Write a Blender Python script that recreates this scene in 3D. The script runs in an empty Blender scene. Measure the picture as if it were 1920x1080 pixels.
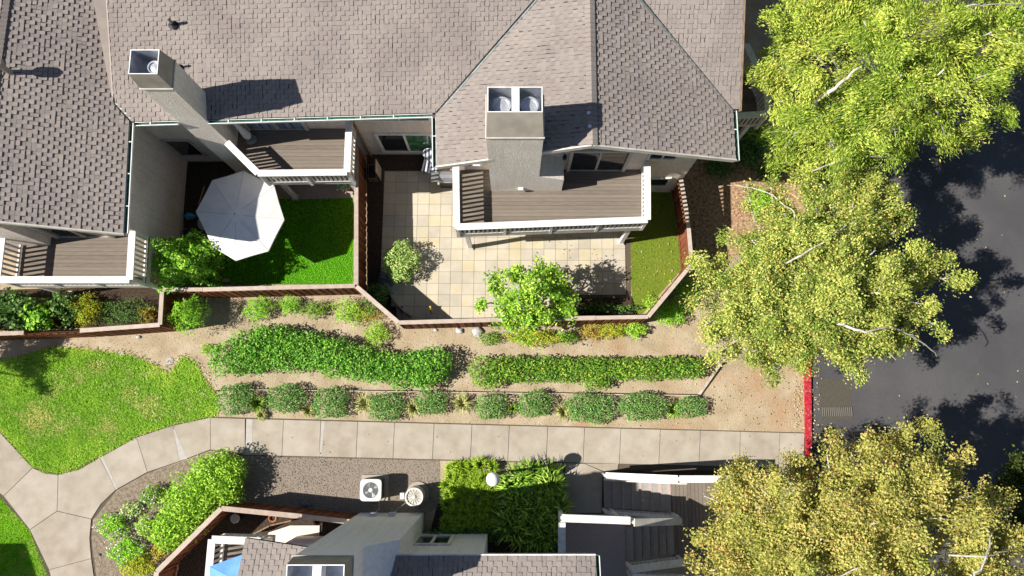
import bpy, math, random
import numpy as np
from mathutils import Vector, Matrix, Quaternion

SC = bpy.context.scene
COL = SC.collection
R = math.radians
rng = np.random.default_rng(7)
random.seed(7)

# ------------------------------------------------------------------ camera, sky, sun, exposure
CAM_H, FPX, TILT = 28.0, 1350.0, math.atan(235 / 1350.0)
cam = bpy.data.cameras.new('camera')
cam.sensor_width = 36.0
cam.lens = FPX / 1920.0 * 36.0
cam.clip_end = 600
camo = bpy.data.objects.new('camera', cam)
COL.objects.link(camo)
camo.location = (0, 0, CAM_H)
camo.rotation_euler = (TILT, 0, 0)
SC.camera = camo

SUN_EL, SUN_AZ = R(43.3), R(9.5)          # shadows run towards +x, a little +y
w = bpy.data.worlds.new('World')
SC.world = w
w.use_nodes = True
nt = w.node_tree
bg = nt.nodes['Background']
sky = nt.nodes.new('ShaderNodeTexSky')
sky.sky_type = 'NISHITA'
sky.sun_disc = False
sky.sun_elevation = SUN_EL
sky.sun_rotation = R(270) - SUN_AZ
sky.air_density = 1.0
sky.dust_density = 0.6
nt.links.new(sky.outputs[0], bg.inputs[0])
bg.inputs[1].default_value = 0.05
sd = bpy.data.lights.new('sun', 'SUN')
sd.energy = 5.0
sd.angle = R(0.5)
sd.color = (1.0, 0.95, 0.87)
so = bpy.data.objects.new('sun', sd)
COL.objects.link(so)
ldir = Vector((math.cos(SUN_AZ) * math.cos(SUN_EL), math.sin(SUN_AZ) * math.cos(SUN_EL), -math.sin(SUN_EL)))
so.rotation_euler = ldir.to_track_quat('-Z', 'Y').to_euler()
so.location = (-20, -5, 30)
SC.view_settings.view_transform = 'Standard'
SC.view_settings.look = 'None'
SC.view_settings.gamma = 1.0
SC.view_settings.exposure = 0.85
SC.view_settings.use_curve_mapping = False
SC.render.engine = 'CYCLES'


# ------------------------------------------------------------------ helpers
def P(px, py, z=0.0):
    """A pixel of the photograph and a height give a point of the place."""
    x = (px - 960) / FPX
    y = (540 - py) / FPX
    c, s = math.cos(TILT), math.sin(TILT)
    Y = y * c + s
    Z = y * s - c
    k = (CAM_H - z) / -Z
    return Vector((x * k, Y * k, z))


ORG = {}


def tag(o, label=None, cat=None, group=None, kind=None):
    if label: o['label'] = label
    if cat: o['category'] = cat
    if group: o['group'] = group
    if kind: o['kind'] = kind
    return o


def thing(name, label, cat, loc, group=None):
    o = bpy.data.objects.new(name, None)
    o.empty_display_size = 0.2
    COL.objects.link(o)
    o.location = loc
    ORG[o.name] = Vector(loc)
    return tag(o, label, cat, group)


def org(o):
    return ORG.get(o.name, Vector((0, 0, 0))) if o is not None else Vector((0, 0, 0))


class MB:
    def __init__(s):
        s.v, s.f, s.m, s.r = [], [], [], []

    def add(s, vs, fs, mi=0, r=None):
        b = len(s.v)
        s.v += [tuple(p) for p in vs]
        rr = random.random() if r is None else r
        for f in fs:
            s.f.append([i + b for i in f])
            s.m.append(mi)
            s.r.append(rr)
        return s

    def box(s, x0, x1, y0, y1, z0, z1, mi=0):
        return s.prism([(x0, y0), (x1, y0), (x1, y1), (x0, y1)], z0, z1, mi)

    def prism(s, poly, z0, z1, mi=0):
        a = sum(poly[i][0] * poly[(i + 1) % len(poly)][1] - poly[(i + 1) % len(poly)][0] * poly[i][1] for i in range(len(poly)))
        if a < 0: poly = list(reversed(poly))
        n = len(poly)
        vs = [(p[0], p[1], z0) for p in poly] + [(p[0], p[1], z1) for p in poly]
        fs = [list(range(n))[::-1], list(range(n, 2 * n))] + [[i, (i + 1) % n, n + (i + 1) % n, n + i] for i in range(n)]
        return s.add(vs, fs, mi)

    def slab(s, pts, t, mi=0):
        """polygon in space thickened downwards by t"""
        n = len(pts)
        pts = [Vector(p) for p in pts]
        nz = sum((pts[i].x * pts[(i + 1) % n].y - pts[(i + 1) % n].x * pts[i].y) for i in range(n))
        if nz < 0: pts = pts[::-1]
        vs = [(p.x, p.y, p.z - t) for p in pts] + [tuple(p) for p in pts]
        fs = [list(range(n))[::-1], list(range(n, 2 * n))] + [[i, (i + 1) % n, n + (i + 1) % n, n + i] for i in range(n)]
        return s.add(vs, fs, mi)

    def sheet(s, pts, mi=0):
        n = len(pts)
        nz = sum((pts[i][0] * pts[(i + 1) % n][1] - pts[(i + 1) % n][0] * pts[i][1]) for i in range(n))
        if nz < 0: pts = pts[::-1]
        return s.add(pts, [list(range(n))], mi)

    def beam(s, p, q, wd, ht, mi=0):
        p, q = Vector(p), Vector(q)
        d = (q - p).normalized()
        side = d.cross(Vector((0, 0, 1)))
        side = side.normalized() if side.length > 1e-4 else Vector((1, 0, 0))
        up = side.cross(d).normalized()
        vs = []
        for e in (p, q):
            for a, b in ((-1, -1), (1, -1), (1, 1), (-1, 1)):
                vs.append(e + side * (a * wd / 2) + up * (b * ht / 2))
        return s.add(vs, [[0, 1, 2, 3], [7, 6, 5, 4], [0, 4, 5, 1], [1, 5, 6, 2], [2, 6, 7, 3], [3, 7, 4, 0]], mi)

    def tube(s, pts, rad, n=7, mi=0):
        pts = [Vector(p) for p in pts]
        if not hasattr(rad, '__len__'): rad = [rad] * len(pts)
        vs, fs = [], []
        ref = Vector((0.31, 0.77, 0.55)).normalized()
        for i, p in enumerate(pts):
            d = (pts[min(i + 1, len(pts) - 1)] - pts[max(i - 1, 0)]).normalized()
            a = d.cross(ref)
            if a.length < 1e-3: a = d.cross(Vector((1, 0, 0)))
            a.normalize()
            b = d.cross(a)
            for k in range(n):
                t = 2 * math.pi * k / n
                vs.append(p + (a * math.cos(t) + b * math.sin(t)) * rad[i])
        for i in range(len(pts) - 1):
            for k in range(n):
                fs.append([i * n + k, (i + 1) * n + k, (i + 1) * n + (k + 1) % n, i * n + (k + 1) % n])
        fs.append(list(range(n)))
        fs.append([(len(pts) - 1) * n + k for k in range(n)][::-1])
        return s.add(vs, fs, mi)

    def lathe(s, prof, c, n=20, mi=0):
        vs, fs = [], []
        for r_, z in prof:
            for k in range(n):
                t = 2 * math.pi * k / n
                vs.append((c[0] + r_ * math.cos(t), c[1] + r_ * math.sin(t), c[2] + z))
        for i in range(len(prof) - 1):
            for k in range(n):
                fs.append([i * n + k, i * n + (k + 1) % n, (i + 1) * n + (k + 1) % n, (i + 1) * n + k])
        fs.append(list(range(n))[::-1])
        fs.append([(len(prof) - 1) * n + k for k in range(n)])
        return s.add(vs, fs, mi)

    def ring(s, r0, r1, z0, z1, c, n=24, mi=0):
        prof = [(r0, z0), (r1, z0), (r1, z1), (r0, z1), (r0, z0)]
        vs, fs = [], []
        for r_, z in prof[:4]:
            for k in range(n):
                t = 2 * math.pi * k / n
                vs.append((c[0] + r_ * math.cos(t), c[1] + r_ * math.sin(t), c[2] + z))
        for i in range(4):
            j = (i + 1) % 4
            for k in range(n):
                fs.append([i * n + k, i * n + (k + 1) % n, j * n + (k + 1) % n, j * n + k])
        return s.add(vs, fs, mi)

    def build(s, name, mats, parent=None, label=None, cat=None, group=None, kind=None, loc=None, smooth=False):
        o0 = org(parent) if parent is not None else Vector(loc or (0, 0, 0))
        me = bpy.data.meshes.new(name)
        me.from_pydata([(p[0] - o0.x, p[1] - o0.y, p[2] - o0.z) for p in s.v], [], s.f)
        if not isinstance(mats, (list, tuple)): mats = [mats]
        for m_ in mats: me.materials.append(m_)
        me.polygons.foreach_set('material_index', s.m)
        at = me.attributes.new('rnd', 'FLOAT', 'FACE')
        at.data.foreach_set('value', s.r)
        if smooth: me.polygons.foreach_set('use_smooth', [True] * len(s.f))
        me.update()
        return link(name, me, parent, o0, label, cat, group, kind)


def link(name, me, parent, o0, label=None, cat=None, group=None, kind=None):
    o = bpy.data.objects.new(name, me)
    COL.objects.link(o)
    if parent is not None:
        o.parent = parent
        ORG[o.name] = org(parent)
    else:
        o.location = o0
        ORG[o.name] = Vector(o0)
    return tag(o, label, cat, group, kind)


UNIT = {}


def unit(m):
    if m.name not in UNIT:
        me = bpy.data.meshes.new('piece')
        h = 0.5
        me.from_pydata([(-h, -h, -h), (h, -h, -h), (h, h, -h), (-h, h, -h), (-h, -h, h), (h, -h, h), (h, h, h), (-h, h, h)], [],
                       [(3, 2, 1, 0), (4, 5, 6, 7), (0, 1, 5, 4), (1, 2, 6, 5), (2, 3, 7, 6), (3, 0, 4, 7)])
        me.materials.append(m)
        UNIT[m.name] = me
    return UNIT[m.name]


def piece(name, parent, c, size, m, rot=None, label=None):
    """one rectangular piece: its own object, mesh shared"""
    o = bpy.data.objects.new(name, unit(m))
    COL.objects.link(o)
    o.parent = parent
    o.location = Vector(c) - org(parent)
    o.scale = size
    if rot is not None:
        if isinstance(rot, (int, float)): o.rotation_euler = (0, 0, rot)
        else:
            o.rotation_mode = 'QUATERNION'
            o.rotation_quaternion = rot
    if label: o['label'] = label
    ORG[o.name] = org(parent)
    return o


def beam_piece(name, parent, p, q, wd, ht, m, label=None):
    p, q = Vector(p), Vector(q)
    d = (q - p)
    L = d.length
    d.normalize()
    side = Vector((0, 0, 1)).cross(d)
    side = side.normalized() if side.length > 1e-4 else Vector((0, 1, 0))
    up = d.cross(side).normalized()
    rot = Matrix((d, side, up)).transposed().to_quaternion()
    return piece(name, parent, (p + q) / 2, (L, wd, ht), m, rot, label)


def copy_tree(o, loc, label=None):
    def rec(x, par):
        c = x.copy()
        COL.objects.link(c)
        if par is not None: c.parent = par
        for ch in [k for k in COL.objects if k.parent == x and k != c]:
            rec(ch, c)
        return c
    r_ = rec(o, None)
    r_.location = loc
    if label: r_['label'] = label
    return r_


# ------------------------------------------------------------------ materials
def ramp(nt_, fac, stops):
    cr = nt_.nodes.new('ShaderNodeValToRGB')
    el = cr.color_ramp.elements
    while len(el) < len(stops): el.new(0.5)
    for e, (p, c) in zip(el, stops):
        e.position = p
        e.color = (*c, 1)
    nt_.links.new(fac, cr.inputs[0])
    return cr.outputs[0]


def math_(nt_, op, a, b=None, c=None):
    n = nt_.nodes.new('ShaderNodeMath')
    n.operation = op
    for i, x in enumerate((a, b, c)):
        if x is None: continue
        if isinstance(x, (int, float)): n.inputs[i].default_value = x
        else: nt_.links.new(x, n.inputs[i])
    return n.outputs[0]


def noise(nt_, vec, scale, detail=4, rough=0.55):
    n = nt_.nodes.new('ShaderNodeTexNoise')
    n.inputs['Scale'].default_value = scale
    n.inputs['Detail'].default_value = detail
    n.inputs['Roughness'].default_value = rough
    if vec is not None: nt_.links.new(vec, n.inputs['Vector'])
    return n.outputs[0]


def mix(nt_, fac, a, b, mode='MIX'):
    n = nt_.nodes.new('ShaderNodeMix')
    n.data_type = 'RGBA'
    n.blend_type = mode
    for s_, x in ((n.inputs[0], fac), (n.inputs[6], a), (n.inputs[7], b)):
        if isinstance(x, (int, float)): s_.default_value = x
        elif isinstance(x, tuple): s_.default_value = (*x, 1)
        else: nt_.links.new(x, s_)
    return n.outputs[2]


def rnd_value(nt_):
    oi = nt_.nodes.new('ShaderNodeObjectInfo')
    at = nt_.nodes.new('ShaderNodeAttribute')
    at.attribute_name = 'rnd'
    return math_(nt_, 'FRACT', math_(nt_, 'ADD', oi.outputs['Random'], at.outputs['Fac']))


def mat(name, stops, scale=4.0, detail=5, rough=0.85, rnd=0.0, stretch=(1, 1, 1), bump=0.0, bscale=60, spec=0.25,
        patch=None, pscale=0.6, speck=None, metallic=0.0, streak=None):
    m = bpy.data.materials.new(name)
    m.use_nodes = True
    t = m.node_tree
    b = t.nodes['Principled BSDF']
    geo = t.nodes.new('ShaderNodeNewGeometry')
    mp = t.nodes.new('ShaderNodeMapping')
    mp.inputs['Scale'].default_value = stretch
    t.links.new(geo.outputs['Position'], mp.inputs[0])
    n = noise(t, mp.outputs[0], scale, detail)
    n = math_(t, 'MULTIPLY_ADD', math_(t, 'SUBTRACT', n, 0.5), 2.0, 0.5)
    if rnd > 0:
        f = math_(t, 'ADD', math_(t, 'MULTIPLY', n, 1 - rnd), math_(t, 'MULTIPLY', rnd_value(t), rnd))
    else:
        f = n
    c = ramp(t, f, stops)
    if patch:
        pn = noise(t, geo.outputs['Position'], pscale, 4)
        pf = ramp(t, pn, [(0.42, (0, 0, 0)), (0.62, (1, 1, 1))])
        c = mix(t, pf, c, patch, 'MULTIPLY')
    if streak:
        mp2 = t.nodes.new('ShaderNodeMapping')
        mp2.inputs['Scale'].default_value = (5, 5, .35)
        t.links.new(geo.outputs['Position'], mp2.inputs[0])
        sf = ramp(t, noise(t, mp2.outputs[0], 1.2, 5, .65), [(.45, (1, 1, 1)), (.75, streak)])
        c = mix(t, 1.0, c, sf, 'MULTIPLY')
    if speck:
        sn = noise(t, geo.outputs['Position'], speck[0], 2)
        sf = ramp(t, sn, [(speck[1], (0, 0, 0)), (speck[1] + 0.06, (1, 1, 1))])
        c = mix(t, sf, c, speck[2])
    t.links.new(c, b.inputs['Base Color'])
    b.inputs['Roughness'].default_value = rough
    b.inputs['Metallic'].default_value = metallic
    b.inputs['Specular IOR Level'].default_value = spec
    if bump > 0:
        bn = noise(t, geo.outputs['Position'], bscale, 3)
        bp = t.nodes.new('ShaderNodeBump')
        bp.inputs['Strength'].default_value = bump
        bp.inputs['Distance'].default_value = 0.02
        t.links.new(bn, bp.inputs['Height'])
        t.links.new(bp.outputs[0], b.inputs['Normal'])
    return m


def leaf_mat(name, stops, transl=0.3, gain=1.0, pscale=0.8, patch=None, spec=0.0, rough=0.45):
    m = bpy.data.materials.new(name)
    m.use_nodes = True
    t = m.node_tree
    b = t.nodes['Principled BSDF']
    geo = t.nodes.new('ShaderNodeNewGeometry')
    stops = [(p, tuple(min(.85, x * gain) for x in c)) for p, c in stops]
    c = ramp(t, rnd_value(t), stops)
    if patch:
        pn = noise(t, geo.outputs['Position'], pscale, 3)
        pf = ramp(t, pn, [(0.45, (0, 0, 0)), (0.6, (1, 1, 1))])
        c = mix(t, pf, c, patch, 'MIX') if len(patch) == 3 else c
        c = mix(t, 0.5, c, ramp(t, rnd_value(t), stops))
    t.links.new(c, b.inputs['Base Color'])
    b.inputs['Roughness'].default_value = rough
    b.inputs['Specular IOR Level'].default_value = spec
    tr = t.nodes.new('ShaderNodeBsdfTranslucent')
    t.links.new(c, tr.inputs[0])
    mx = t.nodes.new('ShaderNodeMixShader')
    mx.inputs[0].default_value = transl
    t.links.new(b.outputs[0], mx.inputs[1])
    t.links.new(tr.outputs[0], mx.inputs[2])
    t.links.new(mx.outputs[0], t.nodes['Material Output'].inputs[0])
    return m


def flat(name, c, rough=0.6, spec=0.3, metallic=0.0):
    k = 0.88
    return mat(name, [(0.2, tuple(x * k for x in c)), (0.8, tuple(min(1, x * 1.06) for x in c))], scale=3, rough=rough, spec=spec, metallic=metallic)


M = {}
M['shingle'] = mat('shingle', [(0.0, (0.207, 0.183, 0.172)), (0.25, (0.242, 0.211, 0.194)), (0.55, (0.268, 0.233, 0.211)), (0.8, (0.286, 0.245, 0.220)), (0.94, (0.304, 0.257, 0.211)), (1.0, (0.233, 0.220, 0.224))],
                   scale=26, detail=3, rnd=0.42, rough=0.95, spec=0.1, bump=0.4, bscale=160, patch=(.86, .85, .86), pscale=.45)
M['edge'] = flat('shingle cut edge', (.04, .032, .028), 1, .05)
M['underlay'] = mat('roof underlay', [(0.3, (.03, .028, .027)), (0.7, (.05, .046, .043))], scale=8, rough=1)
M['stucco'] = mat('stucco', [(0.2, (.62, .555, .495)), (0.8, (.75, .67, .595))], scale=9, detail=8, rough=.95, spec=.1, bump=.9, bscale=28, patch=(.9, .89, .87), pscale=.7, streak=(.88, .86, .84))
M['stucco_sunlit'] = mat('sunlit stucco', [(0.2, (.68, .625, .56)), (0.8, (.80, .735, .665))], scale=9, detail=8, rough=.95, spec=.1, bump=1.0, bscale=24, patch=(.92, .91, .89), pscale=.8, streak=(.88, .86, .84))  # chimney copy of the stucco, sunlit brightness put into its colour
M['stucco_grey'] = mat('pale grey stucco', [(0.2, (.74, .71, .715)), (0.8, (.83, .80, .80))], scale=9, detail=8, rough=.95, spec=.1, bump=.6, bscale=28, streak=(.88, .86, .84))
M['trim'] = mat('beige trim', [(0.2, (.40, .36, .31)), (0.8, (.50, .46, .40))], scale=3, rough=.7)
M['white'] = mat('white painted wood', [(0.2, (.58, .56, .53)), (0.55, (.68, .665, .64)), (0.9, (.72, .71, .69))], scale=5, detail=7, rough=.6, speck=(34, .70, (.42, .38, .34)), patch=(.92, .91, .89), pscale=1.6)
M['offwhite'] = mat('cream painted wood', [(0.2, (.44, .41, .36)), (0.8, (.56, .53, .48))], scale=4, rough=.7)
M['deck'] = mat('weathered deck board', [(0.0, (0.118, 0.096, 0.077)), (0.4, (0.167, 0.140, 0.115)), (0.75, (0.192, 0.162, 0.133)), (1.0, (0.223, 0.192, 0.161))], scale=3, stretch=(1, 9, 9), rnd=.45, rough=.9, spec=.1, speck=(16, .68, (.16, .13, .10)))
M['gutter'] = flat('white gutter', (.74, .74, .73), .4)
M['gutter_green'] = mat('green gutter inside', [(.2, (.03, .10, .07)), (.8, (.07, .17, .12))], scale=6, rough=.6)
M['flash'] = mat('metal flashing', [(.2, (.16, .18, .18)), (.8, (.30, .33, .33))], scale=4, rough=.45, metallic=.3, speck=(5, .66, (.30, .17, .07)))
M['flashpink'] = mat('buff flashing', [(.2, (.33, .28, .25)), (.8, (.40, .34, .30))], scale=2, rough=.8)
M['shroud'] = mat('grey brown metal shroud', [(.2, (.24, .215, .18)), (.8, (.31, .28, .235))], scale=2.5, rough=.6, spec=.3)
M['sheetmetal'] = mat('galvanised sheet', [(.2, (.40, .42, .46)), (.8, (.60, .62, .66))], scale=3, rough=.35, metallic=.6)
M['cap'] = mat('weathered fence cap', [(0.0, (.30, .235, .19)), (0.5, (.40, .325, .27)), (1.0, (.50, .42, .355))], scale=5, detail=6, rnd=.4, rough=.9, spec=.1, speck=(25, .7, (.22, .16, .12)))
M['board'] = mat('red stained fence board', [(0.0, (.085, .030, .016)), (0.4, (.155, .052, .026)), (0.75, (.21, .075, .036)), (1.0, (.27, .13, .075))], scale=4, rnd=.6, stretch=(3, 3, .6), rough=.85, spec=.15)
M['lattice'] = mat('red lattice', [(0.2, (.11, .040, .022)), (0.8, (.19, .075, .04))], scale=4, rough=.9)
M['glass'] = flat('dark window glass', (.018, .022, .026), .06, .6)
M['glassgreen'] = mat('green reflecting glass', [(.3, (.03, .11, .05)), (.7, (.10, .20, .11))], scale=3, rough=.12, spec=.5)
M['glassblue'] = mat('curtained glass', [(.3, (.10, .14, .20)), (.7, (.30, .36, .44))], scale=2, stretch=(5, 1, .4), rough=.15, spec=.5)
M['concrete'] = mat('concrete', [(0.1, (.285, .248, .200)), (0.5, (.345, .305, .252)), (0.9, (.385, .345, .288))], scale=2.2, detail=8, rnd=.3, rough=.95, spec=.1, patch=(.90, .88, .86), pscale=.9, speck=(70, .70, (.27, .24, .2)))
M['concrete_new'] = mat('patched pale concrete', [(0.2, (.345, .325, .295)), (0.8, (.39, .37, .34))], scale=5, rough=.95, spec=.1)
M['joint'] = flat('joint dirt', (.10, .08, .06), 1, .05)
M['tile'] = mat('sandstone tile', [(0.0, (.385, .345, .285)), (0.28, (.43, .39, .32)), (0.55, (.465, .42, .335)), (0.82, (.48, .425, .31)), (0.95, (.49, .40, .245)), (1.0, (.47, .35, .18))], scale=3.0, detail=6, rnd=.75, rough=.8, spec=.15, patch=(.9, .89, .86), pscale=1.2)
M['asphalt'] = mat('asphalt', [(0.2, (.066, .064, .066)), (0.8, (.098, .095, .097))], scale=55, detail=4, rough=.92, spec=.15, patch=(.74, .74, .76), pscale=.28, bump=.3, bscale=200, speck=(21, .70, (.095, .09, .088)))
M['asphalt_patch'] = mat('worn asphalt patch', [(0.2, (.055, .05, .04)), (0.8, (.085, .077, .06))], scale=9, stretch=(6, 1, 1), rough=.95)
M['drain'] = flat('grey drain bar', (.15, .14, .125), .9, .1)
M['kerbred'] = mat('red kerb paint', [(0.15, (.22, .010, .02)), (0.5, (.36, .012, .028)), (0.9, (.44, .03, .045))], scale=9, detail=8, rough=.8, speck=(13, .58, (.27, .14, .10)))
M['kerb'] = mat('kerb concrete', [(0.2, (.22, .16, .10)), (0.8, (.33, .27, .2))], scale=4, rough=.9)
M['soil'] = mat('dark soil or shade', [(0.2, (.035, .025, .018)), (0.8, (.075, .055, .04))], scale=14, detail=6, rough=1, spec=.05, bump=.8, bscale=40)
M['bark_mulch'] = mat('reddish bark mulch', [(0.2, (.19, .095, .05)), (0.55, (.35, .22, .14)), (0.85, (.45, .33, .235))], scale=9, detail=7, rough=1, spec=.05, bump=.8, bscale=40)
M['brown_soil'] = mat('brown bed soil', [(0.2, (.15, .12, .09)), (0.8, (.27, .22, .165))], scale=8, detail=7, rough=1, spec=.05, bump=.8, bscale=40)
M['gravelbase'] = mat('gravel base', [(0.2, (0.161, 0.133, 0.105)), (0.8, (0.266, 0.224, 0.182))], scale=40, detail=4, rough=1, spec=.05)
M['gravel'] = mat('gravel stone', [(0.0, (0.140, 0.115, 0.095)), (0.5, (0.252, 0.217, 0.178)), (1.0, (0.378, 0.336, 0.287))], scale=20, rnd=.9, rough=.95, spec=.1)
M['rock'] = mat('pale rock', [(0.2, (.34, .33, .33)), (0.8, (.52, .51, .5))], scale=7, rough=.9, bump=.5, bscale=20)
M['darkrock'] = mat('grey rock', [(0.2, (.08, .085, .10)), (0.8, (.2, .2, .22))], scale=7, rnd=.5, rough=.9)
M['bark'] = mat('pale bark', [(0.1, (.22, .19, .155)), (0.5, (.42, .39, .35)), (0.9, (.60, .57, .53))], scale=6, stretch=(1, 1, .3), rough=.9)
M['stem'] = mat('brown stem', [(0.2, (.07, .05, .03)), (0.8, (.14, .10, .06))], scale=6, rough=.9)
M['canvas'] = mat('white canvas', [(0.2, (.64, .63, .615)), (0.8, (.70, .69, .675))], scale=2.5, rough=.9, spec=.1, patch=(.94, .94, .94), pscale=2)
M['bluecanvas'] = mat('blue canvas', [(0.2, (.10, .25, .60)), (0.8, (.16, .34, .72))], scale=2, rough=.85, spec=.1)
M['acgrey'] = flat('light grey enamel', (.58, .58, .57), .45)
M['acdark'] = flat('dark green grey steel', (.045, .05, .045), .6)
M['acbeige'] = flat('beige enamel', (.46, .42, .34), .5)
M['black'] = flat('black plastic', (.015, .015, .016), .5)
M['steel'] = flat('grey steel', (.30, .31, .32), .35, .5, .5)
M['globe'] = flat('white acrylic globe', (.85, .85, .84), .25, .5)
M['wood'] = mat('brown wood', [(0.2, (.14, .09, .055)), (0.8, (.27, .19, .125))], scale=5, stretch=(6, 1, 1), rough=.85)
M['palewood'] = mat('bleached wood', [(0.2, (.32, .26, .2)), (0.8, (.46, .4, .33))], scale=5, rough=.85)
M['carpet'] = mat('brown landing coating', [(0.2, (.27, .215, .20)), (0.8, (.33, .27, .25))], scale=25, rough=.95, patch=(.93, .93, .93))
M['tread'] = mat('stair tread', [(0.2, (.27, .245, .23)), (0.8, (.34, .315, .295))], scale=12, rnd=.3, rough=.9)
M['terracotta'] = flat('terracotta', (.40, .14, .07), .8)
M['cream'] = flat('cream plaster', (.60, .56, .48), .8)
M['bluebag'] = flat('blue plastic', (.08, .28, .52), .3)
M['stripeblue'] = flat('navy fabric', (.10, .13, .22), .9)
M['stripewhite'] = flat('white fabric', (.66, .68, .71), .9)
M['yellow'] = flat('yellow plastic', (.55, .45, .08), .5)

G_TREE1 = [(0, (.07, .135, .018)), (.3, (.185, .265, .035)), (.62, (.345, .405, .065)), (.88, (.50, .51, .13)), (1, (.48, .36, .08))]
G_TREE2 = [(0, (.075, .13, .025)), (.3, (.185, .255, .045)), (.62, (.335, .385, .08)), (.88, (.48, .49, .145)), (1, (.45, .32, .08))]
G_TREE3 = [(0, (.11, .15, .03)), (.25, (.255, .29, .06)), (.55, (.43, .425, .105)), (.85, (.58, .52, .175)), (1, (.52, .29, .09))]
LM = {}
LM['t1'] = leaf_mat('leaf yellow green', G_TREE1, .35, gain=1.5)
LM['t2'] = leaf_mat('leaf olive yellow', G_TREE2, .35, gain=1.42)
LM['t3'] = leaf_mat('leaf autumn yellow', G_TREE3, .35, gain=1.15)
LM['t4'] = leaf_mat('leaf olive shaded', [(0, (.04, .06, .015)), (1, (.10, .13, .03))], .3)  # shade over the right-edge tree is put into its leaf colour
LM['hedge'] = leaf_mat('leaf fresh green', [(0, (0.046, 0.138, 0.018)), (.5, (0.111, 0.283, 0.035)), (.85, (0.182, 0.386, 0.045)), (1, (0.312, 0.442, 0.070))], .25, spec=.12, gain=1.4)
LM['hedge2'] = leaf_mat('leaf green and yellow', [(0, (0.052, 0.152, 0.020)), (.5, (0.130, 0.290, 0.035)), (.8, (0.234, 0.386, 0.045)), (1, (0.442, 0.428, 0.060))], .25, spec=.12, gain=1.2)
LM['sage'] = leaf_mat('leaf sage green', [(0, (.045, .12, .022)), (.5, (.125, .265, .055)), (.85, (.22, .38, .105)), (.97, (.29, .43, .15)), (1, (.30, .16, .07))], .2, spec=.1, gain=1.15)
LM['lime'] = leaf_mat('leaf lime', [(0, (0.101, 0.223, 0.021)), (.5, (0.243, 0.432, 0.039)), (.85, (0.365, 0.551, 0.052)), (1, (0.426, 0.563, 0.104))], .25, spec=.1, gain=1.35)
LM['bright'] = leaf_mat('leaf bright green', [(0, (0.078, 0.221, 0.015)), (.5, (0.195, 0.428, 0.030)), (1, (0.364, 0.580, 0.050))], .3, spec=.1, gain=1.4)
LM['citrus'] = leaf_mat('leaf citrus', [(0, (0.039, 0.138, 0.012)), (.5, (0.130, 0.317, 0.025)), (.85, (0.286, 0.497, 0.040)), (1, (0.468, 0.580, 0.070))], .25, spec=.2, gain=1.4)
LM['yellowtop'] = leaf_mat('leaf yellow lime', [(0, (0.083, 0.197, 0.025)), (.45, (0.229, 0.407, 0.042)), (.8, (0.395, 0.551, 0.063)), (1, (0.478, 0.590, 0.098))], .3, spec=.12, gain=1.35)
LM['dry'] = leaf_mat('leaf dry orange', [(0, (0.195, 0.097, 0.025)), (.4, (0.390, 0.235, 0.060)), (.7, (0.390, 0.359, 0.050)), (1, (0.286, 0.386, 0.050))], .2, gain=1.25)
LM['orange'] = leaf_mat('leaf orange green', [(0, (0.133, 0.253, 0.025)), (.4, (0.276, 0.380, 0.030)), (.75, (0.420, 0.380, 0.045)), (1, (0.464, 0.310, 0.040))], .25, gain=1.3)
LM['dark'] = leaf_mat('leaf dark green', [(0, (0.019, 0.048, 0.012)), (.6, (0.058, 0.131, 0.025)), (1, (0.156, 0.276, 0.050))], .2, spec=.15, gain=1.3)
LM['varieg'] = leaf_mat('leaf variegated', [(0, (0.091, 0.179, 0.040)), (.5, (0.221, 0.345, 0.080)), (.8, (0.429, 0.552, 0.160)), (1, (0.676, 0.700, 0.300))], .2, gain=1.25)
LM['flower'] = leaf_mat('white petals', [(0, (.55, .53, .52)), (1, (.75, .73, .72))], .2)
LM['blade'] = leaf_mat('strap leaf', [(0, (0.046, 0.110, 0.012)), (.5, (0.143, 0.276, 0.025)), (.85, (0.312, 0.455, 0.050)), (1, (0.546, 0.607, 0.170))], .2, spec=.2, gain=1.3)
LM['bladelime'] = leaf_mat('strap leaf lime', [(0, (0.099, 0.197, 0.014)), (.5, (0.243, 0.380, 0.030)), (1, (0.420, 0.524, 0.072))], .25, gain=1.3)
LM['straw'] = leaf_mat('straw grass', [(0, (0.182, 0.207, 0.060)), (.5, (0.416, 0.428, 0.150)), (1, (0.676, 0.662, 0.300))], .2)
LM['lawn'] = leaf_mat('lawn blades', [(0, (.13, .25, .03)), (.25, (.215, .345, .045)), (.5, (.30, .40, .065)), (.68, (.38, .40, .10)), (.85, (.47, .39, .16)), (1, (.53, .41, .21))], .25, gain=1.95)
LM['turf'] = leaf_mat('fresh turf blade', [(0, (0.065, 0.235, 0.008)), (.5, (0.130, 0.414, 0.012)), (1, (0.221, 0.524, 0.020))], .25, gain=1.65)
LM['turf2'] = leaf_mat('olive turf blade', [(0, (.11, .19, .02)), (.5, (.20, .28, .035)), (1, (.32, .34, .07))], .25, gain=1.25)
LM['litter'] = leaf_mat('fallen leaf', [(0, (.32, .19, .09)), (.4, (.42, .30, .14)), (.75, (.48, .38, .2)), (1, (.60, .55, .38))], .1)
LM['mulch'] = leaf_mat('mulch chip', [(0, (.16, .11, .07)), (.4, (.31, .24, .165)), (.8, (.43, .345, .25)), (1, (.52, .44, .34))], .0)


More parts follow.
